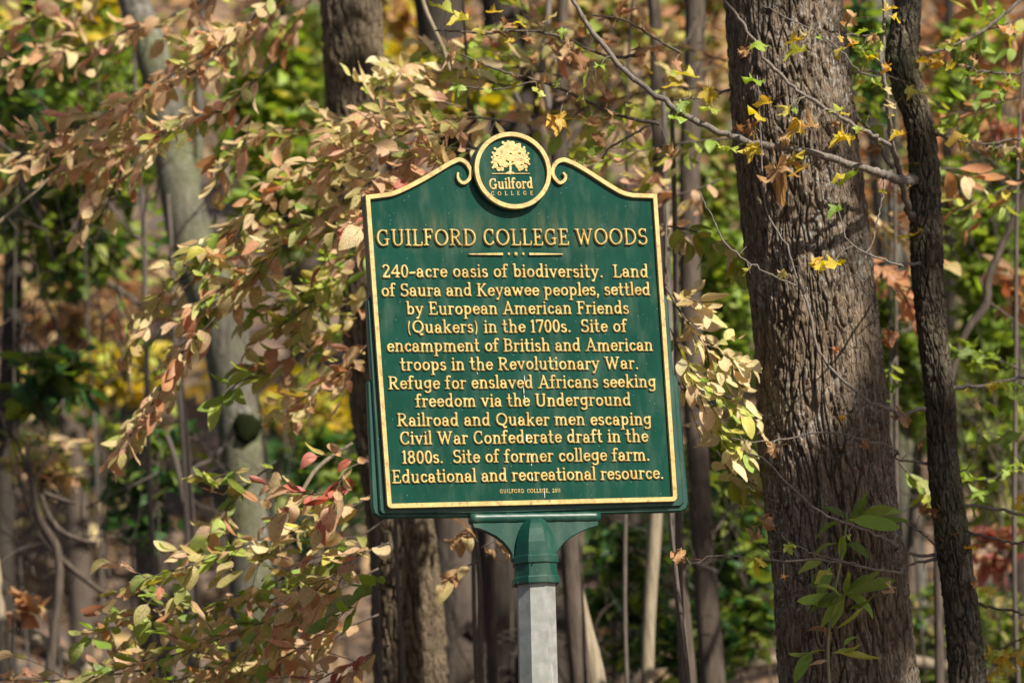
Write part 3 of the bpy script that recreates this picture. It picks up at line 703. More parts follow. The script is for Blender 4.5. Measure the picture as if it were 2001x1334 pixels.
# glyphs in cap-height units: (advance, [(points, weight)]); weight t = thick, n = thin, s = serif
def G(ch):
    xh = .66
    t, n, s = 't', 'n', 's'
    def stem(x, y0, y1): return (Lp(x, y0, x, y1), t)
    def foot(x, y, w=.13): return (Lp(x - w, y, x + w, y), s)
    o = .045
    g = {
    'a': (.56, [(arc(.25, .43, .15, .19, 165, 0), n), (Lp(.40, .44, .40, .10), t), (Lp(.40, .08, .50, o), s), (arc(.235, .20, .145, .155, 60, 360, 14), 'm'), (Lp(.12, .50, .12, .47), t)]),
    'b': (.60, [stem(.15, .08, .95), (Lp(.05, .96, .15, .97), s), (arc(.32, .33, .17, .27, -180, 180, 20), 'm')]),
    'c': (.52, [(arc(.29, .33, .18, .27, 48, 320, 14), 'm'), (Lp(.41, .50, .41, .49), t), (Lp(.08, .33, .13, .38), n)]),
    'd': (.62, [stem(.45, .08, .95), (Lp(.35, .97, .45, .97), s), (Lp(.45, o, .55, o), s), (arc(.27, .33, .17, .27, 0, 360, 20), 'm')]),
    'e': (.54, [(arc(.28, .33, .185, .27, 5, 322, 18), 'm'), (Lp(.12, .34, .45, .38), n)]),
    'f': (.42, [(np.vstack([Lp(.17, .08, .17, .72), arc(.30, .78, .13, .17, 180, 60)]), 'm'), (Lp(.38, .90, .38, .89), t), (Lp(.03, .60, .33, .60), n), foot(.17, o)]),
    'g': (.60, [(arc(.27, .36, .175, .245, 0, 360, 18), 'm'), (np.vstack([Lp(.45, .62, .45, -.05), arc(.28, -.07, .17, .16, 0, -150)]), 'm'), (Lp(.45, .62, .53, .62), s)]),
    'h': (.64, [stem(.15, .06, .95), (Lp(.05, .96, .15, .97), s), (np.vstack([arc(.32, .42, .15, .19, 170, 0), Lp(.47, .06)]), 'm'), foot(.15, o, .10), foot(.48, o, .10)]),
    'i': (.30, [stem(.15, .06, .62), (Lp(.05, .61, .15, .62), s), foot(.15, o, .11), (Lp(.15, .86, .15, .87), 'd')]),
    'k': (.62, [stem(.15, .06, .95), (Lp(.05, .96, .15, .97), s), (Lp(.45, .60, .18, .30), n), (Lp(.27, .38, .47, .08), t), foot(.15, o, .10), foot(.50, o, .08), foot(.46, .61, .08)]),
    'l': (.30, [stem(.15, .06, .95), (Lp(.05, .96, .15, .97), s), foot(.15, o, .11)]),
    'm': (.94, [stem(.15, .06, .60), (Lp(.05, .62, .15, .62), s), (np.vstack([arc(.31, .42, .14, .19, 170, 0), Lp(.46, .06)]), 'm'), (np.vstack([arc(.62, .42, .14, .19, 170, 0), Lp(.77, .06)]), 'm'), foot(.15, o, .09), foot(.46, o, .08), foot(.78, o, .10)]),
    'n': (.64, [stem(.15, .06, .60), (Lp(.05, .62, .15, .62), s), (np.vstack([arc(.32, .42, .15, .19, 170, 0), Lp(.47, .06)]), 'm'), foot(.15, o, .10), foot(.48, o, .10)]),
    'o': (.58, [(arc(.29, .33, .19, .27, 0, 360, 22), 'm')]),
    'p': (.62, [stem(.15, -.26, .60), (Lp(.05, .62, .15, .62), s), (arc(.32, .33, .17, .27, -180, 180, 20), 'm'), foot(.15, -.28, .11)]),
    'r': (.46, [stem(.15, .06, .60), (Lp(.05, .62, .15, .62), s), (arc(.31, .44, .16, .16, 160, 70), n), (Lp(.37, .57, .38, .56), 'd'), foot(.15, o, .11)]),
    's': (.46, [(np.vstack([arc(.23, .48, .13, .13, 40, 250), arc(.23, .20, .14, .15, 70, -150)]), 'm'), (Lp(.10, .14, .10, .12), n), (Lp(.35, .53, .35, .56), n)]),
    't': (.42, [(np.vstack([Lp(.17, .88, .17, .18), arc(.27, .17, .10, .12, 180, 310)]), 'm'), (Lp(.04, .61, .33, .61), n)]),
    'u': (.64, [(np.vstack([Lp(.15, .60, .15, .24), arc(.30, .22, .15, .17, 180, 350)]), 'm'), stem(.46, .08, .60), (Lp(.05, .62, .15, .62), s), (Lp(.37, .62, .46, .62), s), (Lp(.46, o, .56, o), s)]),
    'v': (.58, [(Lp(.11, .58, .29, .07), t), (Lp(.29, .07, .46, .58), n), foot(.11, .62, .09), foot(.46, .62, .08)]),
    'w': (.84, [(Lp(.11, .58, .26, .07), t), (Lp(.26, .07, .41, .55), n), (Lp(.41, .55, .56, .07), t), (Lp(.56, .07, .71, .58), n), foot(.11, .62, .09), foot(.71, .62, .08)]),
    'y': (.60, [(Lp(.12, .58, .30, .08), t), (np.vstack([Lp(.48, .58, .28, .0), Lp(.20, -.20)]), n), (Lp(.12, -.22, .19, -.22), t), foot(.12, .62, .09), foot(.48, .62, .08)]),
    'A': (.80, [(Lp(.40, .92, .15, .06), n), (Lp(.40, .92, .65, .06), t), (Lp(.25, .32, .56, .32), n), foot(.14, o, .11), foot(.66, o, .12)]),
    'B': (.68, [stem(.16, .06, .90), (np.vstack([Lp(.16, .90), arc(.33, .70, .19, .20, 90, -90), Lp(.16, .50)]), 'm'), (np.vstack([Lp(.16, .50), arc(.35, .27, .21, .225, 90, -90), Lp(.16, .045)]), 'm'), (Lp(.05, .94, .16, .93), s), (Lp(.05, .03, .16, .04), s)]),
    'C': (.72, [(arc(.40, .47, .29, .43, 48, 315, 18), 'm'), (Lp(.60, .88, .60, .66), n), (Lp(.62, .14, .60, .22), n)]),
    'D': (.82, [stem(.18, .06, .90), (np.vstack([Lp(.10, .91, .30, .91), arc(.34, .475, .36, .435, 84, -84, 14), Lp(.30, .035, .10, .035)]), 'm')]),
    'E': (.66, [stem(.18, .06, .90), (Lp(.07, .91, .54, .91), n), (Lp(.07, .04, .56, .04), n), (Lp(.18, .48, .42, .48), n), (Lp(.54, .91, .55, .76), n), (Lp(.57, .04, .59, .20), n), (Lp(.43, .40, .43, .57), n)]),
    'F': (.62, [stem(.18, .06, .90), (Lp(.07, .91, .54, .91), n), (Lp(.18, .48, .42, .48), n), (Lp(.54, .91, .55, .74), n), (Lp(.43, .39, .43, .57), n), foot(.18, o, .13)]),
    'G': (.82, [(arc(.41, .47, .31, .43, 50, 300, 18), 'm'), (Lp(.62, .88, .62, .68), n), (Lp(.62, .38, .62, .10), t), (Lp(.50, .39, .74, .39), s), (Lp(.62, .10, .52, .05), n)]),
    'I': (.38, [stem(.19, .06, .90), foot(.19, o, .13), foot(.19, .91, .13)]),
    'K': (.74, [stem(.17, .06, .90), (Lp(.56, .88, .20, .44), n), (Lp(.30, .52, .58, .07), t), foot(.17, o, .12), foot(.17, .91, .12), foot(.61, o, .09), foot(.57, .91, .09)]),
    'L': (.62, [stem(.18, .06, .90), foot(.18, .91, .13), (Lp(.07, .04, .54, .04), n), (Lp(.54, .04, .57, .22), n)]),
    'O': (.86, [(arc(.43, .475, .33, .43, 0, 360, 26), 'm')]),
    'Q': (.86, [(arc(.43, .50, .32, .41, 0, 360, 26), 'm'), (Lp(.34, .14, .50, .08, .60, -.10, .72, -.06), t)]),
    'R': (.76, [stem(.17, .06, .90), (np.vstack([Lp(.08, .91), arc(.36, .69, .20, .21, 90, -90), Lp(.18, .46)]), 'm'), (Lp(.34, .46, .58, .07), t), foot(.17, o, .12), foot(.63, o, .09)]),
    'S': (.62, [(np.vstack([arc(.31, .69, .19, .22, 40, 250), arc(.31, .27, .21, .235, 70, -145)]), 'm'), (Lp(.10, .22, .09, .08), n), (Lp(.50, .74, .50, .90), n)]),
    'U': (.80, [(np.vstack([Lp(.18, .90, .18, .30), arc(.40, .28, .22, .24, 180, 360), Lp(.62, .90)]), 'm'), foot(.18, .91, .12), foot(.62, .91, .10)]),
    'W': (1.08, [(Lp(.14, .88, .34, .07), t), (Lp(.34, .07, .53, .80), n), (Lp(.53, .88, .72, .07), t), (Lp(.72, .07, .93, .88), n), foot(.14, .91, .12), foot(.93, .91, .10)]),
    '0': (.56, [(arc(.28, .47, .18, .43, 0, 360, 22), 'm')]),
    '1': (.36, [stem(.18, .06, .90), (Lp(.06, .82, .18, .90), n), foot(.18, o, .12)]),
    '2': (.58, [(np.vstack([arc(.27, .68, .18, .22, 160, -25), Lp(.10, .07)]), 'm'), (Lp(.10, .05, .48, .05), t), (Lp(.48, .05, .50, .20), n)]),
    '4': (.62, [stem(.42, .06, .88), (Lp(.42, .90, .06, .34), n), (Lp(.06, .31, .56, .31), t), foot(.42, o, .12)]),
    '7': (.54, [(Lp(.08, .89, .48, .89), t), (Lp(.48, .87, .22, .06), 'm'), (Lp(.07, .89, .07, .74), n)]),
    '8': (.58, [(arc(.28, .70, .155, .19, 0, 360, 18), 'm'), (arc(.28, .26, .185, .225, 0, 360, 18), 'm')]),
    '.': (.28, [(Lp(.13, .08, .14, .08), 'd')]),
    ',': (.28, [(Lp(.13, .08, .14, .08), 'd'), (Lp(.16, .04, .09, -.12), n)]),
    '-': (.46, [(Lp(.08, .33, .18, .37, .28, .34, .38, .38), t)]),
    '(': (.34, [(arc(.34, .40, .20, .58, 125, 235), n)]),
    ')': (.34, [(arc(0, .40, .20, .58, 55, -55), n)]),
    }
    return g[ch]
WT = {'body': dict(t=.088, m=.076, n=.060, s=.050, d=.092), 'title': dict(t=.074, m=.064, n=.048, s=.044, d=.08), 'small': dict(t=.085, m=.08, n=.075, s=.06, d=.08)}
_gl = {}
def glyph(ch, style, hx, cap, depth):
    """mesh for a glyph, cap height cap metres, horizontal stretch hx"""
    key = (ch, style, round(hx, 2), round(cap, 5))
    if key in _gl: return _gl[key]
    adv, st = G(ch)
    w = WT[style]
    if style == 'small': st = [(p, c) for p, c in st if c != 's' or ch in 'GEFL']
    strokes = []
    for pts, c in st:
        pts = np.array(pts, float).copy()
        r = np.full(len(pts), w[c])
        if c == 'm':   # stress: thicker where the stroke runs upright
            d = np.gradient(pts, axis=0); up = np.abs(d[:, 1]) / (np.hypot(d[:, 0], d[:, 1]) + 1e-9)
            r = w['n'] * .92 + (w['t'] - w['n'] * .92) * up
        pts[:, 0] *= hx
        strokes.append((pts, r))
    V, F = sdf_mesh(strokes, .034 if style != 'small' else .05, 1.0, .075)
    V = [(x * cap, y * cap, z * depth if z > 0 else -.001) for x, y, z in V]
    _gl[key] = mesh('letter', V, F, GOLD)
    return _gl[key]
def text_line(name, text, a, b, cap_px, style, depth, zoff=0.0, space=.30, child='letter', pxh=None):
    """text set between photo points a (left end of baseline) and b (right end)"""
    x0, y0 = S(a[0], a[1], zoff + depth * .8); x1, y1 = S(b[0], b[1], zoff + depth * .8)
    cap = cap_px / 646.0
    # natural widths
    adv = []; 
    for c in text: adv.append(space if c == ' ' else G(c)[0])
    tot = sum(adv) - .08
    W = sqrt((x1 - x0) ** 2 + (y1 - y0) ** 2)
    hx = W / (tot * cap)
    track = 0
    lim = (.84, 1.12)
    if style == 'small': lim = (.8, 1.0)
    h2 = min(lim[1], max(lim[0], hx)); h2 = round(h2 * 20) / 20
    track = (W / cap - tot * h2) / max(1, len(text) - 1)
    ln = bpy.data.objects.new(name, None); col.objects.link(ln); ln.parent = sign
    ang = atan2(y1 - y0, x1 - x0)
    x = -.04 * h2
    for c, ad in zip(text, adv):
        if c != ' ':
            me = glyph(c, style, h2, cap, depth)
            o = link(child, me, ln)
            jx = random.Random(ord(c) + int(x * 1000)).uniform(-.012, .012)
            o.matrix_local = Matrix.Translation((x0 + cos(ang) * x * cap, y0 + sin(ang) * x * cap + jx * cap, zoff)) @ Matrix.Rotation(ang + jx * .6, 4, 'Z')
        x += ad * h2 + track
    return ln
random.seed(3)
text_line('title_line', 'GUILFORD COLLEGE WOODS', (737, 480.5), (1266, 478.5), 36.5, 'title', .009)
BODY = [("240-acre oasis of biodiversity.  Land", (748, 542.6), (1267, 542.4), 28.5),
 ("of Saura and Keyawee peoples, settled", (746, 579.5), (1271, 577.5), 28),
 ("by European American Friends", (795, 615.5), (1229, 613.5), 28),
 ("(Quakers) in the 1700s.  Site of", (796, 651.5), (1225, 649), 28),
 ("encampment of British and American", (757, 687.8), (1276, 686), 28),
 ("troops in the Revolutionary War.", (783, 724.5), (1248, 721.5), 28),
 ("Refuge for enslaved Africans seeking", (760, 761), (1282, 757), 28),
 ("freedom via the Underground", (813, 796), (1233, 792.5), 28),
 ("Railroad and Quaker men escaping", (777, 833), (1273, 830.5), 28),
 ("Civil War Confederate draft in the", (782, 869), (1267, 863.5), 28),
 ("1800s.  Site of former college farm.", (787, 906), (1270, 900), 28),
 ("Educational and recreational resource.", (767, 944), (1297, 935.5), 28)]
for t, a, b, c in BODY:
    text_line('text_line', t.replace('  ', '  '), a, b, c, 'body', .006)
text_line('credit_line', 'GUILFORD COLLEGE, 2011', (977, 963), (1095, 961.5), 8.2, 'small', .0012, space=.5)
# ornament under the title
for px0, px1, tip in ((916, 983, 'l'), (1100, 1034, 'r')):
    p0 = S(px0, 496.5, .006); p1 = S(px1, 496.2, .006)
    w = [.0035, .005, .0072, .0085] 
    pts = [tuple(np.array(p0) * (1 - t) + np.array(p1) * t) for t in (0, .3, .7, 1)]
    V, F = ribbon(pts, w, -.001, .007)
    F = [tuple(reversed(f)) for f in F]
    link('divider_bar', mesh('divider_bar', V, F, GOLD, False), sign)
for px in (994.6, 1008.5, 1022.8):
    q = S(px, 496.3, .006); big = 1.25 if px == 1008.5 else .9
    V, F = sdf_mesh([(Lp(0, 0, 0, .0006), .0052 * big)], .0012, .006, .003)
    link('divider_dot', mesh('divider_dot', [(x, y, z) for x, y, z in V], F, GOLD), sign, (q[0], q[1], 0))
# emblem picture: the tree
def E_(px, py): 
    q = S(px, py, ED + .002); return (q[0] - cx, q[1] - cz)
rngE = np.random.default_rng(7)
U_ = 1 / 646.0
blobs = []
for px, py, r in [(997, 300, 18), (985, 297, 14), (1010, 297, 14), (978, 310, 13), (1018, 308, 13), (990, 285, 8), (1000, 283, 8), (1012, 287, 7.5), (975, 296, 7.5), (969, 304, 7), (967, 315, 6.5), (968, 324, 6), (974, 331, 5), (981, 331, 4.5), (988, 322, 7), (1022, 296, 7), (1027, 306, 6), (1029, 316, 5.5), (1027, 326, 5), (1019, 329, 5), (1012, 325, 6), (1015, 332, 4), (982, 320, 9), (1008, 316, 9), (1018, 320, 8), (1028, 333, 3), (967, 291, 3.5), (983, 279.5, 4), (993, 277.5, 4), (1003, 279, 3.5), (1015, 282.5, 3.5), (1024, 289, 3.5), (963, 299, 3), (961.5, 308, 3), (961, 318, 3), (963, 328, 3), (1032, 300, 3), (1033, 311, 3), (1033.5, 321, 3)]:
    blobs.append((np.array([E_(px, py), E_(px, py)]), r * .95 * U_))
tr = [(np.array([E_(997, 318), E_(997.2, 334), E_(996.8, 338)]), np.array([3.2, 2.6, 4.0]) * U_), (np.array([E_(990, 338), E_(997, 335.5), E_(1004, 338)]), 1.3 * U_),
      (np.array([E_(997, 324), E_(990, 318)]), 1.6 * U_), (np.array([E_(997, 324), E_(1005, 318)]), 1.6 * U_), (np.array([E_(961.5, 339.6), E_(1034.5, 339.3)]), 1.15 * U_)]
holes = [(*E_(993, 316), 1.0 * U_, 1.6), (*E_(1002, 317), 1.0 * U_, 1.8), (*E_(997.5, 301), 1.1 * U_, 2), (*E_(1015, 300.5), 1.2 * U_, 2.2), (*E_(971, 305), 1.0 * U_, 2), (*E_(1019, 323), 1.1 * U_, 1.6), (*E_(981, 326), .9 * U_, 1.6), (*E_(1008, 329), .9 * U_, 2)]
V, F = sdf_mesh(blobs + tr, .00075, .0035, .0018, holes)
Vn = np.array(V); Vn[:, 2] += np.where(Vn[:, 2] > .002, .0007 * noise3(Vn[:, 0] * 180, Vn[:, 1] * 180, Vn[:, 0] * 0, 5), 0)
link('emblem_tree', mesh('emblem_tree', Vn, F, GOLD), sign, (cx, cz, ED))
text_line('emblem_name_line', 'Guilford', (957, 370), (1041.5, 368.5), 23.5, 'body', .002, zoff=ED, space=.3)
text_line('emblem_word_line', 'COLLEGE', (960, 382), (1041.5, 381), 8.6, 'body', .0012, zoff=ED)
# ring wall + recessed disc face
poly_prism('emblem_face', disc_pts, .012, ED, .0004, GREEN)
V, F = ribbon([(cx + cos(a) * (rr_), cz + sin(a) * (rv_)) for a in np.linspace(0, 2 * pi, 97)[:-1]], .0135, .014, .0275, closed=True, ch=.25)
# lift the ring so that it stands proud of the disc
bpy.data.objects['emblem_ring'].location.z = .008
# thin white bird streaks on the face and letters
mw, nt, out = newmat('bird_white'); p = N(nt, 'ShaderNodeBsdfPrincipled', i_Roughness=.7); p.inputs['Base Color'].default_value = (.62, .64, .60, 1); nt.links.new(p.outputs[0], out.inputs[0])
for px, y0, y1, w, h in ((1024.5, 733, 745, .0016, .0004), (1023, 757, 769, .0018, .0066), (1024, 772, 777, .0022, .0004), (1028.5, 848, 862, .0030, .0066), (1037.5, 888, 900, .0018, .0066), (1038, 905, 909, .0022, .0004), (1039, 925, 939, .0022, .0066), (1063.5, 953, 972, .0016, .0014), (932, 726, 731, .0014, .0004), (1082, 700, 706, .0012, .0066)):
    a = S(px, y0, h); b = S(px + .8, y1, h)
    V, F = ribbon([a, tuple((np.array(a) + np.array(b)) / 2 + [.0003, 0]), b], [w * .5, w, w * .6], h, h + .0006)
    F = [tuple(reversed(f)) for f in F]
    link('bird_dropping', mesh('bird_dropping', V, F, mw, False), sign)
# bracket under the panel
def S3(px, py, h): x, y = S(px, py, h); return (x, y, h)
zb = -.021
barL = S(915, 1012, zb); barR = S(1172, 1008, zb)
b_ = MB()
C = np.linspace((barL[0] + .004, barL[1] - .002, zb), (barR[0] - .002, barR[1] - .002, zb), 24)
b_.tube(C, .0185 + .0006 * np.sin(np.arange(24) * 1.9), 20)
b_.build('bracket_bar', GREEN2, sign, (0, 0, 0))
wing = [(921, 1022), (1000, 1018), (1100, 1016), (1168, 1018), (1167, 1028), (1150, 1033), (1133, 1040), (1115, 1050), (1100, 1062), (1088, 1078), (1086, 1095), (1000, 1097), (998, 1082), (992, 1072), (982, 1060), (968, 1049), (950, 1040), (935, 1034), (924, 1032)]
poly_prism('bracket_wing', [S(a, b, zb) for a, b in wing], zb - .010, zb + .010, .003, GREEN2)
# octagonal post and socket: their axis is plumb under the panel
ax_t = S(1045, 1080, zb); ax_b = S(1051, 1334, zb)
def lathe8(name, prof, mat, rot=33.5, n=8, bulge=None):
    V = []; F = []
    for (py, r) in prof:
        c = np.interp(py, [1000, 1334], [S(1043.2, 1000, zb)[0], S(1051, 1334, zb)[0]]); yy = S(1045, py, zb)[1] 
        for i in range(n):
            a = radians(rot) + i * 2 * pi / n
            V.append((c + cos(a) * r * U_, yy, zb + .004 + sin(a) * r * U_))
    for j in range(len(prof) - 1):
        for i in range(n):
            k = (i + 1) % n
            F.append((j * n + i, j * n + k, (j + 1) * n + k, (j + 1) * n + i))
    F.append(tuple(range(n))); b = (len(prof) - 1) * n; F.append(tuple(range(b + n - 1, b - 1, -1)))
    return link(name, mesh(name, V, F, mat, False), sign)
R8 = 1 / cos(radians(22.5))
dome = [(1013, 8), (1014, 14), (1018, 21), (1025, 27), (1035, 32.5), (1048, 37), (1062, 40.5), (1080, 42.2), (1086, 42.5), (1088, 44.5), (1090, 45.5), (1101, 45.5), (1103, 45), (1105, 42.5), (1127, 42.8), (1128.5, 46), (1131, 47), (1141, 47.2), (1143, 46.5), (1143.2, 38)]
lathe8('post_socket', [(p, r * R8 * .98) for p, r in dome], GREEN2)
lathe8('post', [(1142, 37.2 * R8), (1334, 38 * R8), (1334 + 1350, 39 * R8)], GALV)
for px, py, zz in ((1039, 1099, .078), (1011, 1139, .06), (1078, 1137, .065)):
    b_ = MB(); x, y = S(px, py, .03)
    import mathutils
    b_.tube([(x, y, .0), (x, y, zb + .004 + .0725 if px != 1011 and px != 1078 else zb + .004 + .052)], .0022, 8); b_.build('screw', HOLE, sign, (0, 0, 0))

# ================================================================== TREES
def kidleaf(parent, base, kind, pal, pos, axis, nrm, size, rng, var=None):
    var = rng.integers(len(LEAFV[kind])) if var is None else var
    o = link('leaf', leaf_mesh(kind, int(var), pal), parent)
    M = orient(axis, nrm).to_4x4(); 
    o.matrix_local = Matrix.Translation(Vector(pos) - Vector(base)) @ M @ Matrix.Scale(size, 4)
    return o
def tree(name, label, cat, pts, y, bark, ring=20, up=6, barkp=None, dense=None, step=.2, seed=1, group=None, rngm=None):
    P = extend(pxpath(pts, y), up)
    base = (P[-1][0], P[-1][1], P[-1][2] + .15)
    t = empty(name, base, label, cat, group)
    V, F = trunk_mesh('trunk', P, BARK[bark], ring, step, barkp, seed, dense)
    link('trunk', fast_mesh('trunk', V - np.array(base), F, BARK[bark]), t)
    return t, base
big, big_b = tree('oak_tree', 'broad tree trunk with deeply furrowed brown bark and pale lichen right of the sign', 'tree',
    [(1524, -60, 222), (1530, 0, 225), (1550, 235, 236), (1576, 470, 241), (1598, 665, 241), (1614, 900, 252), (1639, 1097, 254), (1662, 1360, 268)], .85, 'big', ring=480, barkp=(.019, 31, 4.6), dense=(2.4, 5.5, .005), seed=4)
slim, slim_b = tree('slender_tree', 'slender leaning tree with ridged olive bark standing in front of the broad trunk at right', 'tree',
    [(1778, -60, 48), (1775, 0, 50), (1768, 60, 58), (1762, 125, 62), (1776, 180, 56), (1795, 235, 52), (1806, 330, 55), (1808, 400, 57), (1812, 520, 60), (1824, 665, 55), (1838, 790, 56), (1843, 900, 58), (1862, 1060, 66), (1880, 1200, 66), (1894, 1360, 74)], 1.05, 'slim', ring=200, barkp=(.012, 42, 8), dense=(2.4, 5.5, .005), seed=9)
midt, midt_b = tree('oak_tree', 'straight brown barked tree trunk directly behind the left half of the sign', 'tree',
    [(680, -60, 112), (683, 0, 113), (699, 235, 115), (712, 420, 118), (730, 650, 122), (755, 850, 124), (783, 1040, 128), (803, 1360, 146)], 3.2, 'mid', ring=220, barkp=(.018, 28, 5), dense=(2.6, 6.5, .010), seed=14)
greyt, _gb = tree('beech_tree', 'smooth grey tree trunk with a round dark moss patch left of the sign', 'tree',
    [(250, -60, 60), (261, 0, 62), (292, 90, 66), (324, 200, 68), (338, 300, 74), (358, 400, 82), (382, 500, 92), (430, 620, 98), (456, 750, 92), (478, 900, 94), (494, 1060, 98), (505, 1360, 110)], 5.5, 'grey', ring=64, step=.06, seed=22)
# mossy hollow as a raised patch, its shade put into the colour; second stem
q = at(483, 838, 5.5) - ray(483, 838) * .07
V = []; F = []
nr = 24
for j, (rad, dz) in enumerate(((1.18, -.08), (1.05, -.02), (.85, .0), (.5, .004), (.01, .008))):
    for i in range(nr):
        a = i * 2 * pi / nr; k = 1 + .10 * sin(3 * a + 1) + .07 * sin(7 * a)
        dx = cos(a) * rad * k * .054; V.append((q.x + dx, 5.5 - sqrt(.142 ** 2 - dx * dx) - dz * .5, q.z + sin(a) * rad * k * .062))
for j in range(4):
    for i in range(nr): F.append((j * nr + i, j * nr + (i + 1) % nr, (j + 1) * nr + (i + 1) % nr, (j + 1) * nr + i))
mh, nt, out = newmat('mossy_hollow_shade'); p = N(nt, 'ShaderNodeBsdfPrincipled', i_Roughness=.95, i_Specular_IOR_Level=0.0); p.inputs['Base Color'].default_value = (.010, .013, .005, 1); nt.links.new(p.outputs[0], out.inputs[0])
o = link('dark_mossy_hollow', mesh('dark_mossy_hollow', np.array(V) - np.array(_gb), F, mh), greyt)
mb = MB(); P = catmull(pxpath([(415, -220, 20), (402, 0, 22), (392, 120, 22), (389, 220, 22), (388, 300, 20), (376, 400, 26)], 5.5), 40); mb.tube(P[:, :3], P[:, 3], 12); mb.build('stem', BARK['grey'], greyt, _gb)

simple = [
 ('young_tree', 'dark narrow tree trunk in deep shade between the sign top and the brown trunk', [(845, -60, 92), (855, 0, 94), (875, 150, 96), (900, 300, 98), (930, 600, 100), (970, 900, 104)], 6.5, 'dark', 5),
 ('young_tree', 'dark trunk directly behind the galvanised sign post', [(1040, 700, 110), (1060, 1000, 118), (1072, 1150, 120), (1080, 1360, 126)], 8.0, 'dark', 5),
 ('young_tree', 'thin brown trunk above the sign emblem with a low fork', [(1098, -60, 22), (1100, 0, 22), (1098, 170, 26), (1090, 240, 34), (1092, 300, 32), (1100, 600, 36), (1110, 1000, 38)], 3.2, 'brown', 5),
 ('young_tree', 'slim dark trunk beside the right edge of the sign', [(1272, -60, 22), (1277, 0, 22), (1283, 200, 23), (1291, 470, 24), (1305, 800, 26)], 3.6, 'brown', 5),
 ('young_tree', 'very thin grey stem rising along the right edge of the sign', [(1296, 180, 9), (1299, 280, 13), (1302, 470, 14), (1309, 700, 15), (1316, 1000, 16)], 2.4, 'twig', 0),
 ('young_tree', 'narrow upright brown trunk midway between sign and broad furrowed trunk', [(1356, -60, 38), (1358, 0, 38), (1348, 300, 39), (1348, 500, 40), (1356, 800, 41), (1364, 900, 42), (1375, 1100, 46), (1396, 1360, 50)], 4.5, 'brown', 5),
 ('young_tree', 'wide brown trunk seen in the gap between the broad trunk and slender tree', [(1705, -60, 62), (1710, 0, 62), (1722, 230, 64), (1745, 500, 64), (1768, 900, 66), (1790, 1334, 70)], 9.0, 'grey', 5),
 ('young_tree', 'thin dark trunk beyond the slender tree at upper right', [(1853, -60, 22), (1856, 0, 22), (1850, 160, 20), (1856, 500, 24), (1870, 1334, 30)], 9.5, 'dark', 5),
 ('young_tree', 'tan smooth thin trunk under the lower right corner of the sign', [(1290, 850, 24), (1282, 1010, 28), (1270, 1180, 25), (1265, 1360, 26)], 4.0, 'pale', 0),
 ('young_tree', 'pale leaning sapling trunk just right of the sign post', [(1120, 850, 24), (1130, 1035, 27), (1122, 1120, 30), (1134, 1200, 36), (1160, 1300, 38), (1172, 1380, 40)], 3.4, 'pale', 0),
 ('young_tree', 'thin brown trunk just left of the sign post', [(950, 900, 20), (955, 1040, 21), (960, 1200, 21), (965, 1360, 23)], 3.8, 'brown', 0),
 ('young_tree', 'hazy mauve brown trunk filling the gap left of the sign post', [(860, 700, 100), (890, 1020, 108), (905, 1200, 112), (915, 1360, 116)], 11, 'brown', 0),
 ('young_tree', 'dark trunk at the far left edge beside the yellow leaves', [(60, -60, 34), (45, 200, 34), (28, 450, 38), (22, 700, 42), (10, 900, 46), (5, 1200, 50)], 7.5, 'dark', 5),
 ('young_tree', 'blurred brown trunk behind the hanging rust leaves left of the grey tree', [(255, 700, 56), (275, 900, 60), (290, 1060, 62), (310, 1360, 64)], 10.5, 'brown', 0),
 ('young_tree', 'thin dark stem left of the grey tree top', [(262, 100, 7), (267, 270, 9), (281, 440, 10), (284, 600, 11), (290, 900, 12)], 5.0, 'twigd', 0),
 ('young_tree', 'thin forked dark stem in front of the foot of the grey tree', [(328, 380, 9), (336, 500, 11), (345, 690, 14), (358, 820, 18), (366, 950, 21), (372, 1060, 23), (380, 1360, 26)], 4.6, 'twigd', 0),
 ('young_tree', 'thin brown stem under the pink branch at the far right', [(1795, 860, 18), (1788, 980, 24), (1780, 1100, 26), (1776, 1360, 28)], 7, 'brown', 0),
 ('young_tree', 'blurred trunk at the lower right edge of the woods', [(1985, 900, 46), (1990, 1100, 50), (1998, 1360, 54)], 12, 'brown', 0),
 ('young_tree', 'pale bare stem at the lower left edge leaning outward', [(-12, 1080, 20), (2, 1200, 22), (14, 1380, 24)], 3.0, 'pale', 0),
 ('young_tree', 'blurred brown trunk at upper right beyond the branching twigs', [(1960, -60, 30), (1958, 100, 30), (1950, 400, 32), (1940, 900, 34)], 14, 'brown', 5),
 ('young_tree', 'far brown trunk in the gap right of the sign foot', [(1215, 900, 60), (1220, 1100, 62), (1230, 1360, 66)], 13, 'brown', 0),
 ('young_tree', 'far dark trunk between the grey tree and brown trunk at the left', [(560, 100, 40), (575, 500, 44), (600, 900, 48), (615, 1360, 52)], 14, 'brown', 4),
 ('young_tree', 'far grey brown trunk low at the left near the curved branch', [(130, 700, 44), (150, 1000, 48), (165, 1360, 52)], 13, 'brown', 0),
]
SIMPLE = {}
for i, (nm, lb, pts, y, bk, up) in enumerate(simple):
    SIMPLE[i] = tree(nm, lb, 'tree', pts, y, bk, ring=28, up=up, step=.08, seed=40 + i, barkp=((.004, 34, 4) if bk == 'brown' else None))
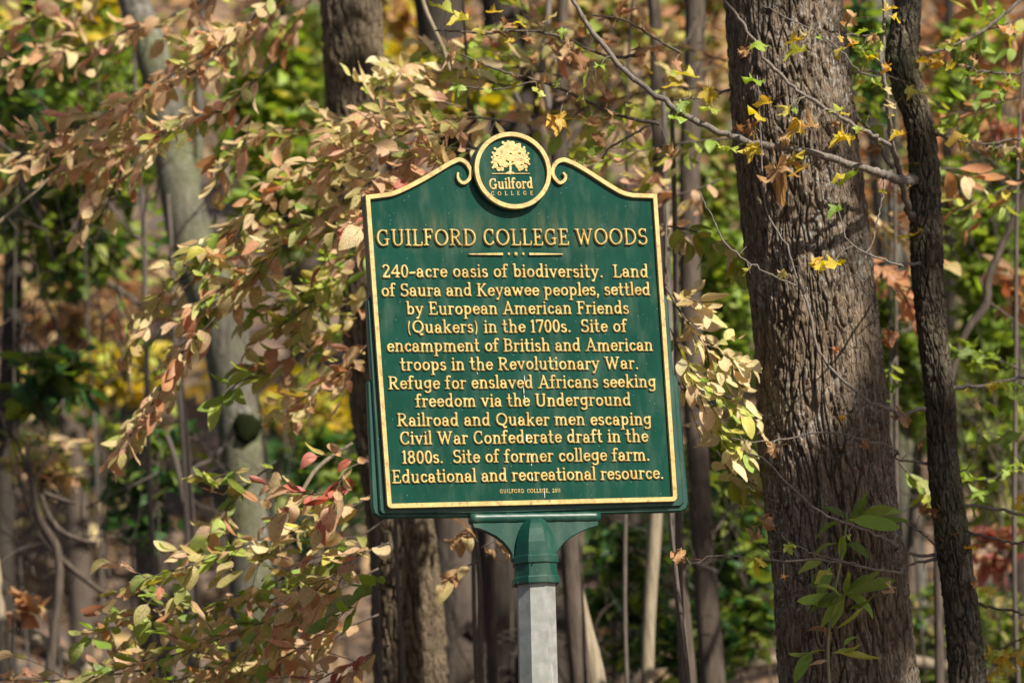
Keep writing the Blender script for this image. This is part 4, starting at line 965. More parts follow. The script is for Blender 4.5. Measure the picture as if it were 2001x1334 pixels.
# forks and side branches that belong to those trunks
def branch_on(idx, pts, y, bark, sides=8, par=None, base=None):
    t, b = SIMPLE[idx] if par is None else (par, base)
    mb = MB(); P = catmull(pxpath(pts, y), max(8, len(pts) * 6)); mb.tube(P[:, :3], P[:, 3], sides, .06, np.random.default_rng(int(pts[0][0])))
    return mb.build('branch', BARK[bark], t, b)
branch_on(2, [(1005, 180, 9), (1028, 229, 13), (1052, 268, 15), (1080, 330, 17)], 3.2, 'twigd')
branch_on(2, [(1075, -30, 12), (1068, 60, 13), (1060, 120, 14), (1075, 220, 16)], 3.2, 'twig')
branch_on(2, [(1150, 240, 8), (1125, 262, 10), (1105, 300, 12)], 3.2, 'twigd')
branch_on(9, [(1094, 1040, 7), (1103, 1080, 9), (1114, 1120, 10), (1122, 1150, 12)], 3.4, 'brown')
branch_on(15, [(326, 850, 9), (340, 890, 12), (352, 935, 14), (362, 990, 15)], 4.6, 'twigd')
branch_on(15, [(440, 870, 8), (410, 900, 9), (380, 915, 10), (366, 950, 12)], 4.6, 'twigd')
branch_on(12, [(30, 500, 10), (80, 512, 10), (130, 515, 10), (175, 532, 11), (230, 565, 12), (280, 600, 12)], 7.2, 'twigd')
branch_on(12, [(30, 640, 8), (90, 690, 7), (120, 760, 7), (126, 820, 6)], 7.2, 'twigd')
branch_on(12, [(80, 570, 7), (110, 640, 8), (125, 730, 7), (122, 800, 7)], 7.0, 'twigd')

# fallen and crooked limbs of the forest floor
def limb(name, label, pts, y, bark, cat='branch', extra=()):
    P = catmull(pxpath(pts, y), max(10, len(pts) * 7))
    base = tuple(P[-1][:3])
    t = empty(name, base, label, cat)
    mb = MB(); mb.tube(P[:, :3], P[:, 3], 10, .05, np.random.default_rng(5)); mb.build('stem', BARK[bark], t, base)
    for e in extra:
        Q = catmull(pxpath(e, y), max(8, len(e) * 6)); mb = MB(); mb.tube(Q[:, :3], Q[:, 3], 7, .05, np.random.default_rng(6)); mb.build('twig', BARK[bark], t, base)
    return t
limb('crooked_sapling', 'crooked bare sapling with curved pale limbs at lower left', [(50, 860, 6), (62, 940, 12), (75, 1010, 16), (112, 1075, 18), (116, 1110, 18), (112, 1180, 18), (95, 1334, 22), (90, 1460, 24)], 4.2, 'brown', 'sapling',
     extra=[[(190, 1062, 8), (150, 1052, 10), (118, 1036, 12), (92, 1000, 12), (80, 965, 10)], [(215, 1168, 9), (165, 1130, 12), (135, 1105, 12), (114, 1085, 12)], [(150, 985, 5), (120, 975, 8), (85, 962, 9)], [(0, 800, 3), (40, 880, 5), (58, 935, 8)], [(110, 870, 4), (85, 910, 5), (62, 945, 8)]])
limb('fallen_log', 'fallen mossy log slanting through the leaf litter at lower left', [(-60, 1180, 20), (20, 1222, 24), (70, 1245, 26), (125, 1280, 26), (200, 1330, 26)], 6.0, 'pale', 'log')
limb('fallen_log', 'pale fallen log crossing low between furrowed trunk and slender tree', [(1380, 1330, 16), (1480, 1296, 20), (1560, 1285, 22), (1760, 1290, 24), (1900, 1310, 26), (2080, 1330, 26)], 6.5, 'pale', 'log')
limb('fallen_log', 'blurred dark fallen log left of the sign post', [(905, 1225, 34), (950, 1255, 38), (1000, 1290, 40), (1060, 1330, 40)], 7, 'dark', 'log')
limb('curved_sapling', 'smooth curved reddish brown sapling stem at the right edge', [(2040, 300, 12), (1980, 430, 14), (1950, 500, 15), (1931, 546, 16), (1927, 595, 18), (1892, 641, 15), (1862, 722, 14), (1840, 900, 16), (1835, 1360, 18)], 3.2, 'brown', 'sapling', extra=[[(1912, 540, 3), (1920, 560, 6), (1927, 585, 8)], [(1999, 640, 4), (1960, 610, 5), (1930, 590, 8)]])
limb('bare_stick', 'pale dead stick hanging down above the sign left of the emblem', [(818, -30, 9), (832, 20, 9), (850, 60, 8), (866, 95, 8), (880, 140, 6)], 1.6, 'pale', 'stick')
limb('bare_stick', 'bare silvery forked twig poking in from the left edge', [(96, 348, 3), (75, 370, 5), (45, 395, 6), (15, 420, 7), (-20, 450, 8)], 2.0, 'pale', 'stick', extra=[[(86, 340, 2), (82, 352, 3), (76, 369, 4)]])
limb('bare_stick', 'pale dead stick rising through rust leaves toward the bottom of the sign', [(690, 865, 6), (650, 890, 8), (615, 920, 8), (590, 960, 8), (566, 1000, 7), (540, 1090, 8)], 1.4, 'pale', 'stick')

# ------------------------------------------------------------------ leafy sprays
def spray(parent, base, pts, y, n, pal, rng, width=.26, kind='oval', tilt=-.45, size=.078, leaves=None, bark='twigd', y1=None, w0=4.5, lit=None):
    """a leafy branch: main twig through pts, side twigs to both sides, leaves set alternately"""
    n = int(n * 1.0); size = size * 1.3; width = width * 1.1
    k = len(pts)
    P = [(p[0], p[1], w0 * (1 - .6 * i / (k - 1)), (y if y1 is None else y + (y1 - y) * i / (k - 1))) for i, p in enumerate(pts)]
    C = catmull(pxpath(P, y), 30)
    mb = MB(); mb.tube(C[:, :3], C[:, 3], 6)
    nt_ = max(3, n // 5); cnt = 0
    lv = leaves
    L = np.linalg.norm(np.diff(C[:, :3], axis=0), axis=1).sum()
    for i in range(nt_):
        f = .10 + .90 * (i + rng.random() * .7) / nt_
        j = min(28, int(f * 29)); p = C[j, :3]; T = C[j + 1, :3] - C[j, :3]; T /= np.linalg.norm(T)
        side = 1 if i % 2 else -1
        # side twigs spread level (towards and away from the viewer) and a bit up and down
        sidev = np.cross(T, [0, 0, 1.]); sidev /= np.linalg.norm(sidev) + 1e-9
        d = T * rng.uniform(.5, 1.0) + sidev * side * rng.uniform(.2, .9) + np.array([0, 0, rng.normal(-.05, .5)])
        d /= np.linalg.norm(d)
        ln = width * rng.uniform(.45, 1.15) * (1.1 - .45 * f)
        e = p + d * ln + np.array([0, 0, -ln * .15]); m = (p + e) / 2 + np.array([0, 0, ln * .06])
        Q = catmull([p, m, e], 6); mb.tube(Q, np.linspace(.0016, .0008, 6), 4)
        nl = max(3, int(round(n / nt_)))
        for q in range(nl):
            g = (q + .6) / nl; a = Q[min(5, int(g * 5))]
            sd = 1 if q % 2 else -1
            dd = d * rng.uniform(.5, 1.1) + np.cross(d, [0, 0, 1.]) * sd * rng.uniform(.3, .9) + np.array([rng.normal(0, .15), rng.normal(0, .15), rng.normal(-.22, .28)])
            if q == nl - 1: dd = d + np.array([0, 0, -.25])
            nn = np.array([rng.normal(.1 if tilt > -1 else .9, .5), rng.normal(tilt, .5), 1.0])
            lv.append((kind, int(rng.integers(len(LEAFV[kind]))), pal if isinstance(pal, str) else pal[int(rng.integers(len(pal)))], a + np.asarray(dd) * .008, dd, nn, size * rng.uniform(.5, 1.0) * (1.15 if rng.random() < .25 else 1), br_key(parent)))
    return mb.build('branch', BARK[bark], parent, base)
def br_key(p): return p.name
def finish_leaves(thing, base, brs, rng):
    """brs: list of (branch object, leaves). The 300 largest leaves become objects, the rest one joined part per palette"""
    allv = [(lf[6], b, lf) for b, lvs in brs for lf in lvs]
    allv.sort(key=lambda t: -t[0])
    for s, b, lf in allv[:300]:
        kidleaf(b, base, lf[0], lf[2], lf[3], lf[4], lf[5], lf[6], rng, lf[1])
    rest = [(lf[0], lf[1], np.array(orient(lf[4], lf[5])), lf[3], lf[6], lf[2]) for _, b, lf in allv[300:]]
    if rest: leaf_cloud('small_leaves', rest, thing, base, rng)
def sapling(label, stem, y, sprays, seed, bark='twigd', name='sapling'):
    rng = np.random.default_rng(seed)
    P = catmull(extend(pxpath(stem, y), 0, True), 60)
    base = tuple(P[-1][:3] + np.array([0, 0, .15]))
    t = empty(name, base, label, 'sapling')
    mb = MB(); mb.tube(P[:, :3], P[:, 3], 10); mb.build('stem', BARK[bark], t, base)
    brs = []
    for sp in sprays:
        lv = []
        kw = dict(sp[4]) if len(sp) > 4 else {}
        b = spray(t, base, sp[0], sp[1], sp[2], sp[3], rng, leaves=lv, **kw)
        brs.append((b, lv))
    finish_leaves(t, base, brs, rng)
    return t
RT_ = ['rust', 'rust', 'orange', 'tan', 'rust', 'cream']; TN = ['tan', 'rust', 'olive', 'cream', 'orange', 'lime']; OL = ['olive', 'tan', 'lime', 'rust', 'olive', 'bright']
sapling('sapling with rust pink leaves arching over the top of the grey tree', [(690, -120, 10), (700, 100, 10), (735, 700, 12), (785, 1300, 14)], 3.7, [
   ([(560, -40), (470, 60), (330, 150), (180, 235), (40, 280)], 2.0, 130, RT_),
   ([(460, -50), (380, 10), (250, 60), (110, 110), (-20, 150)], 2.8, 90, RT_),
   ([(500, 20), (420, 110), (300, 190), (200, 260), (130, 330)], 2.2, 90, RT_),
   ([(250, -60), (150, 0), (20, 60), (-40, 80)], 3.2, 60, RT_)], 11)
sapling('sapling with pink brown leaves fanned out in front of the grey tree', [(710, -120, 8), (715, 100, 9), (750, 700, 10), (800, 1300, 12)], 3.8, [
   ([(320, 180), (220, 270), (120, 300), (-20, 330)], 2.6, 70, RT_),
   ([(420, 200), (340, 250), (250, 290), (170, 360)], 2.1, 70, RT_),
   ([(540, 120), (460, 190), (380, 240), (300, 270)], 1.6, 60, TN),
   ([(240, 330), (200, 400), (160, 430)], 2.2, 14, ['rust', 'tan'], dict(width=.12))], 31)
sapling('sapling with dense tan and rust leaves crossing the brown trunk above the sign', [(700, -80, 10), (705, 200, 12), (730, 700, 14), (790, 1300, 16)], 3.9, [
   ([(600, -60), (520, 30), (450, 90), (400, 140)], 2.6, 60, TN),
   ([(640, -50), (590, 20), (520, 60), (440, 60)], 3.2, 60, RT_),
   ([(770, 230), (680, 290), (580, 350), (470, 420), (380, 500)], 1.7, 120, TN),
   ([(700, 290), (600, 250), (500, 270), (420, 340)], 2.2, 80, TN)], 12)
sapling('sapling with tan and olive leaves screening the brown trunk left of the sign', [(720, 100, 8), (725, 400, 10), (745, 900, 12), (790, 1300, 14)], 3.95, [
   ([(740, 330), (640, 420), (540, 490), (440, 560), (380, 600)], 1.5, 110, TN),
   ([(700, 390), (600, 430), (500, 450), (430, 500)], 2.4, 60, TN),
   ([(760, 420), (700, 500), (620, 560), (520, 600)], 2.1, 90, OL)], 32)
sapling('sapling whose rust and olive leaves hang low between grey tree and sign', [(720, 200, 6), (728, 400, 8), (748, 900, 10), (775, 1300, 12)], 3.9, [
   ([(560, 480), (470, 560), (390, 640), (310, 760), (235, 860)], 1.6, 110, ['rust', 'rust', 'tan', 'olive'], dict(width=.14)),
   ([(480, 440), (400, 520), (330, 560), (270, 640)], 1.8, 50, TN),
   ([(420, 620), (350, 700), (290, 800), (225, 890)], 1.4, 50, ['rust', 'orange', 'rust', 'tan'], dict(width=.12)),
   ([(760, 560), (680, 620), (600, 680), (500, 730)], 2.0, 80, TN),
   ([(740, 640), (680, 720), (620, 760), (560, 800)], 1.7, 55, RT_),
   ([(520, 730), (470, 745), (430, 780)], 1.6, 8, ['lime', 'bright'], dict(width=.08, size=.10)),
   ([(730, 480), (660, 520), (600, 600), (540, 640)], 1.9, 70, OL)], 13)
sapling('sapling with rust brown leaves massed just above the left shoulder of the sign', [(905, 0, 5), (920, 300, 7), (925, 700, 8), (930, 1300, 9)], 2.2, [
   ([(1010, 240), (920, 230), (820, 250), (720, 300), (640, 330)], 1.3, 130, ['rust', 'tan', 'olive', 'rust']),
   ([(960, 300), (880, 290), (790, 320), (700, 370)], 1.1, 90, ['rust', 'rust', 'olive']),
   ([(1000, 170), (900, 150), (820, 140), (740, 160)], 1.9, 80, ['cream', 'lime', 'cream'], dict(tilt=-1.3)),
   ([(920, 330), (820, 350), (740, 410), (670, 450)], 1.0, 60, ['rust', 'rust', 'tan', 'tan', 'rust', 'rust', 'red']),
   ([(900, 210), (820, 190), (740, 220), (650, 240)], 1.7, 70, ['cream', 'tan', 'rust', 'cream'], dict(tilt=-1.2))], 14)
sapling('sapling with olive and rust leaves at the bottom left corner of the sign', [(770, 860, 7), (775, 1100, 9), (790, 1334, 10)], 2.4, [
   ([(770, 940), (650, 1010), (520, 1050), (380, 1100), (250, 1140)], 1.3, 110, TN),
   ([(760, 1010), (640, 1090), (500, 1150), (340, 1200), (190, 1230)], 1.5, 130, OL),
   ([(730, 900), (690, 910), (640, 960), (560, 960)], 1.0, 45, ['rust', 'red', 'rust', 'tan']),
   ([(540, 900), (470, 960), (430, 1010), (400, 1060)], 1.6, 45, OL),
   ([(760, 1060), (690, 1090), (620, 1150), (560, 1200)], 1.1, 60, RT_)], 15)
sapling('sapling with the lowest olive and brown sprays across the lower left', [(735, 1000, 7), (740, 1200, 9), (745, 1334, 10)], 2.6, [
   ([(740, 1110), (600, 1180), (450, 1240), (300, 1290), (160, 1320)], 1.2, 130, OL),
   ([(740, 1200), (620, 1250), (480, 1320), (330, 1370)], 1.4, 110, RT_),
   ([(560, 1200), (440, 1290), (300, 1340), (120, 1350)], 1.7, 90, OL),
   ([(330, 1300), (200, 1320), (80, 1330), (-30, 1325)], 1.6, 60, ['rust', 'tan', 'orange']),
   ([(760, 1130), (740, 1150), (700, 1170), (650, 1220)], .9, 12, ['bright', 'olive'], dict(width=.10, size=.10)),
   ([(760, 1260), (700, 1290), (620, 1330), (560, 1380)], 1.1, 50, ['rust', 'red', 'rust'])], 16)
sapling('sapling with pale sunlit cream leaves at the right edge of the sign', [(1302, 400, 5), (1300, 600, 6), (1310, 1000, 8), (1345, 1334, 10)], .8, [
   ([(1290, 440), (1350, 450), (1410, 480), (1470, 510)], 1.0, 34, ['lime', 'cream'], dict(width=.10)),
   ([(1300, 560), (1330, 610), (1380, 670), (1450, 720)], .62, 60, ['cream', 'cream', 'tan'], dict(width=.22, tilt=-1.6, size=.068)),
   ([(1310, 640), (1340, 710), (1390, 760), (1450, 790)], .6, 55, ['cream', 'cream', 'lime'], dict(width=.22, tilt=-1.6, size=.068)),
   ([(1320, 740), (1360, 790), (1400, 830), (1440, 870)], .7, 40, ['cream', 'tan', 'lime'], dict(width=.22, tilt=-1.6, size=.068)),
   ([(1340, 580), (1375, 595)], .6, 6, ['cream'], dict(width=.05)),
   ([(1400, 880), (1430, 920), (1480, 950)], .9, 16, ['lime', 'cream'], dict(width=.10, size=.10))], 17, bark='twigd')
sapling('sapling with pink and orange leaves between furrowed trunk and slender tree', [(1735, 200, 5), (1740, 600, 6), (1752, 1334, 8)], 3.4, [
   ([(1660, 400), (1720, 430), (1780, 470), (1830, 520)], 3.2, 50, ['rust', 'cream', 'orange'], dict(width=.14)),
   ([(1670, 480), (1720, 530), (1770, 570), (1800, 620)], 2.8, 50, ['orange', 'rust', 'orange'], dict(width=.14)),
   ([(1690, 330), (1730, 350), (1790, 380)], 3.4, 30, ['rust', 'rust'], dict(width=.14)),
   ([(1840, 330), (1870, 330), (1900, 340)], 2.0, 9, ['orange', 'cream'], dict(width=.10, size=.10))], 18)
sapling('sapling with lime and rust leaves above the right shoulder of the sign', [(1240, -60, 5), (1225, 200, 6), (1230, 600, 8), (1225, 1334, 9)], 3.0, [
   ([(1430, 180), (1330, 170), (1220, 190), (1100, 220), (1020, 230)], 2.6, 80, ['lime', 'tan', 'rust']),
   ([(1430, 270), (1330, 280), (1230, 300), (1140, 330)], 2.0, 60, ['lime', 'rust', 'tan']),
   ([(1420, 120), (1300, 90), (1180, 120), (1060, 110)], 3.2, 70, ['lime', 'rust', 'tan', 'orange']),
   ([(1410, 350), (1360, 370), (1300, 380), (1250, 340)], 2.4, 40, ['rust', 'lime', 'rust']),
   ([(1200, 30), (1100, 60), (1000, 40), (900, 80)], 2.6, 60, ['lime', 'tan', 'orange']),
   ([(1100, 150), (1000, 130), (900, 120), (840, 90)], 2.2, 60, ['lime', 'cream', 'lime'])], 19)
sapling('sapling with yellow green and orange leaves on the right behind the slender tree', [(2010, -60, 5), (1990, 300, 7), (1985, 700, 9), (1990, 1334, 10)], 2.6, [
   ([(2030, 20), (1960, 50), (1890, 70), (1840, 90)], 1.9, 34, ['lime', 'orange', 'bright'], dict(width=.18)),
   ([(2030, 180), (1950, 200), (1880, 220), (1830, 210)], 2.2, 34, ['bright', 'lime', 'orange'], dict(width=.18)),
   ([(2030, 330), (1960, 370), (1900, 400), (1850, 420)], 2.0, 30, ['lime', 'orange', 'bright', 'tan'], dict(width=.18)),
   ([(2030, 900), (1960, 930), (1900, 940)], 1.8, 14, ['bright', 'lime'], dict(width=.16, kind='star')),
   ([(2030, 1230), (1970, 1260), (1910, 1290)], 1.8, 14, ['lime', 'yellow', 'olive'], dict(width=.16, kind='star')),
   ([(1990, 720), (1940, 700), (1890, 690)], 2.3, 18, ['bright', 'green'], dict(width=.16, kind='star'))], 23)
sapling('sapling with small green and gold leaves in the gap left of the slender tree', [(1745, 0, 5), (1750, 500, 7), (1765, 1334, 9)], 3.0, [
   ([(1745, 60), (1700, 90), (1660, 130)], 2.2, 22, ['green', 'lime'], dict(width=.14)),
   ([(1750, 700), (1720, 760), (1700, 820)], 2.2, 20, ['green', 'bright', 'lime'], dict(width=.14)),
   ([(1755, 900), (1790, 940), (1820, 960)], 2.0, 14, ['lime', 'olive'], dict(width=.14))], 24)
sapling('sapling with rust leaves and dead curled tips low behind the sign bracket', [(905, 900, 8), (925, 1010, 9), (935, 1100, 10), (940, 1334, 12)], 1.8, [
   ([(935, 1060), (915, 1040), (900, 1060)], 1.5, 10, ['dry', 'rust'], dict(width=.07, size=.075)),
   ([(940, 1070), (975, 1055), (995, 1062)], 1.5, 7, ['dry'], dict(width=.05, size=.06)),
   ([(935, 1095), (905, 1110), (870, 1140)], 1.5, 9, ['dry', 'rust'], dict(width=.05, size=.08))], 20)

# ------------------------------------------------------------------ branches and lobed leaves of the slender tree
rt = np.random.default_rng(77)
tw = [
 # (points px,py,width), depth, bark
 ([(1110, -20, 9), (1135, 25, 10), (1165, 70, 12), (1195, 110, 12), (1230, 145, 13), (1265, 175, 13), (1300, 200, 14), (1340, 228, 14), (1390, 250, 15), (1430, 268, 15), (1490, 283, 16), (1560, 292, 17), (1640, 315, 18), (1700, 332, 18), (1752, 350, 22), (1790, 352, 24)], .9, 'twig'),
 ([(1405, -10, 5), (1440, 30, 7), (1470, 75, 7), (1495, 115, 8), (1530, 150, 8), (1575, 188, 9), (1615, 212, 9), (1660, 240, 10), (1700, 262, 10), (1740, 283, 11)], .8, 'twig'),
 ([(1724, -20, 9), (1728, 60, 9), (1722, 120, 9), (1732, 180, 10), (1738, 240, 11), (1748, 300, 13), (1762, 350, 14), (1772, 400, 15), (1795, 440, 18), (1812, 460, 22)], .8, 'twig'),
 ([(1310, 195, 3), (1380, 188, 5), (1440, 172, 7), (1500, 164, 7), (1560, 165, 7), (1610, 178, 8), (1650, 205, 8), (1690, 245, 9), (1720, 285, 9), (1745, 330, 10)], 1.3, 'twig'),
 ([(1622, 178, 6), (1640, 155, 6), (1670, 143, 6), (1710, 142, 5), (1755, 155, 5)], 1.3, 'twig'),
 ([(1480, 150, 2), (1484, 220, 3), (1489, 300, 3), (1491, 360, 4), (1505, 430, 4), (1540, 480, 5), (1556, 540, 5), (1580, 600, 6), (1592, 660, 6), (1620, 715, 7), (1660, 755, 7), (1700, 785, 8), (1740, 800, 9), (1780, 805, 9), (1812, 795, 12)], .7, 'twig'),
 ([(1365, 370, 2), (1390, 420, 3), (1420, 480, 4), (1455, 508, 4), (1500, 532, 4), (1556, 560, 5)], .7, 'twig'),
 ([(1430, 856, 2), (1470, 862, 3), (1520, 860, 4), (1560, 852, 4), (1600, 843, 4), (1650, 848, 5), (1700, 860, 5), (1750, 880, 6), (1790, 902, 6), (1820, 905, 8)], .8, 'twig'),
 ([(1452, 888, 2), (1490, 895, 4), (1520, 922, 4), (1550, 955, 5), (1590, 990, 5), (1640, 1015, 6), (1700, 1040, 6), (1750, 1065, 7), (1790, 1082, 7), (1830, 1085, 9)], .7, 'twig'),
 ([(1350, 1103, 2), (1375, 1092, 3), (1400, 1085, 4), (1460, 1090, 4), (1530, 1096, 5), (1600, 1093, 5), (1660, 1100, 5), (1710, 1110, 6), (1760, 1110, 7), (1800, 1098, 7), (1840, 1088, 9)], .6, 'twig'),
 ([(1517, 1040, 2), (1545, 1060, 3), (1580, 1078, 4), (1630, 1093, 4), (1680, 1105, 5)], .6, 'twig'),
 ([(1486, 1063, 2), (1500, 1080, 2), (1510, 1093, 3)], .6, 'twig'),
 ([(1762, 1018, 2), (1790, 1035, 4), (1820, 1058, 4), (1835, 1090, 5), (1842, 1120, 5), (1855, 1148, 5)], .75, 'twig'),
 ([(1640, 410, 2), (1655, 460, 3), (1668, 480, 4), (1690, 495, 5), (1720, 505, 5), (1760, 518, 6), (1800, 514, 8)], .75, 'twig'),
 ([(1730, 350, 4), (1715, 430, 4), (1705, 470, 4), (1695, 492, 4), (1680, 496, 3)], .8, 'twig'),
 ([(2040, 728, 9), (1990, 738, 9), (1930, 752, 9), (1890, 756, 10), (1850, 762, 12)], 1.0, 'twig'),
 ([(2040, 300, 6), (1980, 290, 6), (1920, 285, 7), (1870, 273, 7), (1820, 262, 9)], 1.5, 'twig'),
 ([(2040, 130, 4), (1990, 143, 5), (1930, 142, 6), (1880, 130, 6), (1820, 118, 6), (1790, 118, 8)], 1.5, 'twigd'),
 ([(2040, 265, 5), (1970, 275, 6), (1920, 283, 6), (1870, 268, 6), (1830, 265, 8)], 1.8, 'twigd'),
 ([(2050, 1012, 6), (1990, 1003, 7), (1940, 992, 7), (1880, 985, 9)], 1.0, 'twig'),
 ([(2050, 1050, 5), (1980, 1060, 6), (1930, 1050, 6), (1880, 1035, 8)], 1.0, 'twigd'),
 ([(2050, 1200, 5), (1990, 1196, 6), (1950, 1190, 6), (1910, 1180, 8)], 1.0, 'twigd'),
 ([(1910, 850, 2), (1905, 890, 3), (1890, 915, 3), (1870, 925, 5)], .9, 'twig'),
 ([(1740, 560, 2), (1780, 610, 2), (1790, 640, 2), (1800, 655, 4)], .9, 'twigd'),
 ([(1620, 60, 5), (1660, 68, 6), (1700, 72, 6), (1724, 75, 6)], .8, 'twigd'),
 ([(1488, 10, 2), (1530, 32, 3), (1590, 60, 3), (1640, 95, 4), (1680, 140, 4), (1720, 152, 5)], 1.0, 'twig'),
 ([(2020, -20, 8), (1960, 30, 8), (1900, 72, 7), (1850, 95, 6), (1800, 110, 8)], 1.6, 'twig'),
 ([(1890, 1330, 3), (1905, 1250, 2), (1912, 1220, 2)], 1.1, 'twigd'),
]
sb = {}
tw = [(a_, max(.12, b_ - .45), c_) for a_, b_, c_ in tw]
for k, (pts, y, bk) in enumerate(tw):
    mb = MB()
    # a twig leaves the slender tree at its own depth and comes forward past the broad trunk
    pts = [(p[0], p[1], p[2], y + (1.05 - y) * min(1, max(0, (p[0] - 1730) / 55))) for p in pts]
    P = catmull(pxpath(pts, y), max(8, len(pts) * 5))
    # small kinks so that the twig is not a drawn curve
    P[:, :3] += rt.normal(0, .0026, (len(P), 3)); mb.tube(P[:, :3], P[:, 3] * .86, 8, .09, rt)
    # buds and spurs
    for q in range(max(2, len(P) // 7)):
        j = int(rt.integers(2, len(P) - 2)); a = P[j, :3]; T = P[j + 1, :3] - P[j, :3]; T /= np.linalg.norm(T) + 1e-9
        d = T * .5 * rt.choice([-1, 1]) + rt.normal(0, .6, 3); d /= np.linalg.norm(d); l = rt.uniform(.012, .06)
        mb.tube([a, a + d * l * .5 + [0, 0, .002], a + d * l], [.0016, .0012, .0007], 5)
    sb[k] = mb.build('branch', BARK[bk], slim, slim_b)
# dark thin twigs over the sign top belong to another young tree
ltwigs = [
 [(850, 60, 3), (900, 62, 4), (950, 66, 5), (1010, 60, 5), (1070, 66, 5), (1120, 82, 6), (1160, 102, 6), (1200, 112, 6), (1250, 108, 7)],
 [(900, 105, 3), (950, 128, 4), (1000, 145, 5), (1060, 160, 5), (1110, 180, 6), (1160, 205, 7), (1220, 228, 7), (1290, 243, 8)],
 [(880, 165, 3), (920, 172, 3), (960, 175, 4), (1000, 170, 4), (1045, 158, 4)],
 [(1178, 310, 3), (1185, 295, 4), (1215, 275, 5), (1250, 255, 5), (1290, 235, 6)],
 [(1160, 30, 3), (1220, 40, 4), (1280, 75, 5), (1330, 105, 6)],
 [(1100, 120, 2), (1130, 130, 2), (1180, 130, 3)],
]
lt_stem = extend(pxpath([(1330, -80, 12), (1330, 100, 16), (1322, 240, 20), (1328, 700, 26), (1342, 1334, 30)], 1.4), 2)
P = catmull(lt_stem, 60); ltb = tuple(P[-1][:3] + np.array([0, 0, .15]))
lt = empty('sapling', ltb, 'sapling whose bare dark twigs with curled brown leaves cross above the emblem', 'sapling')
mb = MB()
Q = catmull(extend(pxpath([(1312, 190, 8), (1318, 400, 10), (1322, 700, 12), (1335, 1334, 16)], 2.0), 0), 50); mb.tube(Q[:, :3], Q[:, 3], 8); mb.build('stem', BARK['twigd'], lt, ltb)
lb = []
for pts in ltwigs:
    mb = MB(); P = catmull(pxpath(pts, .7), len(pts) * 5); P[:, :3] += rt.normal(0, .0014, (len(P), 3)); mb.tube(P[:, :3], P[:, 3], 6, .08, rt)
    for q in range(3):
        j = int(rt.integers(2, len(P) - 2)); a = P[j, :3]; d = rt.normal(0, 1, 3); d /= np.linalg.norm(d); mb.tube([a, a + d * .02, a + d * .045 + [0, 0, -.006]], [.0014, .001, .0006], 5)
    lb.append(mb.build('branch', BARK['twigd'], lt, ltb))
def lobed(parent, base, px, py, y, sz, kind, pal, ang=None, petiole=True):
    p = at(px, py, y); s = sz / ppm(p) * 1.0
    a = rt.uniform(0, 2 * pi) if ang is None else radians(ang)
    ax = RT * cos(a) + UP * sin(a) + FW * float(rt.normal(0, .25))
    if kind == 'star': nn = Vector((rt.normal(0, .45), rt.normal(-.45, .35), 1))
    else: nn = -FW + Vector((rt.normal(0, .5), rt.normal(0, .4), rt.normal(0.2, .4)))
    kidleaf(parent, base, kind, pal, p - Vector(ax).normalized() * s * .35, ax, nn, s, rt)
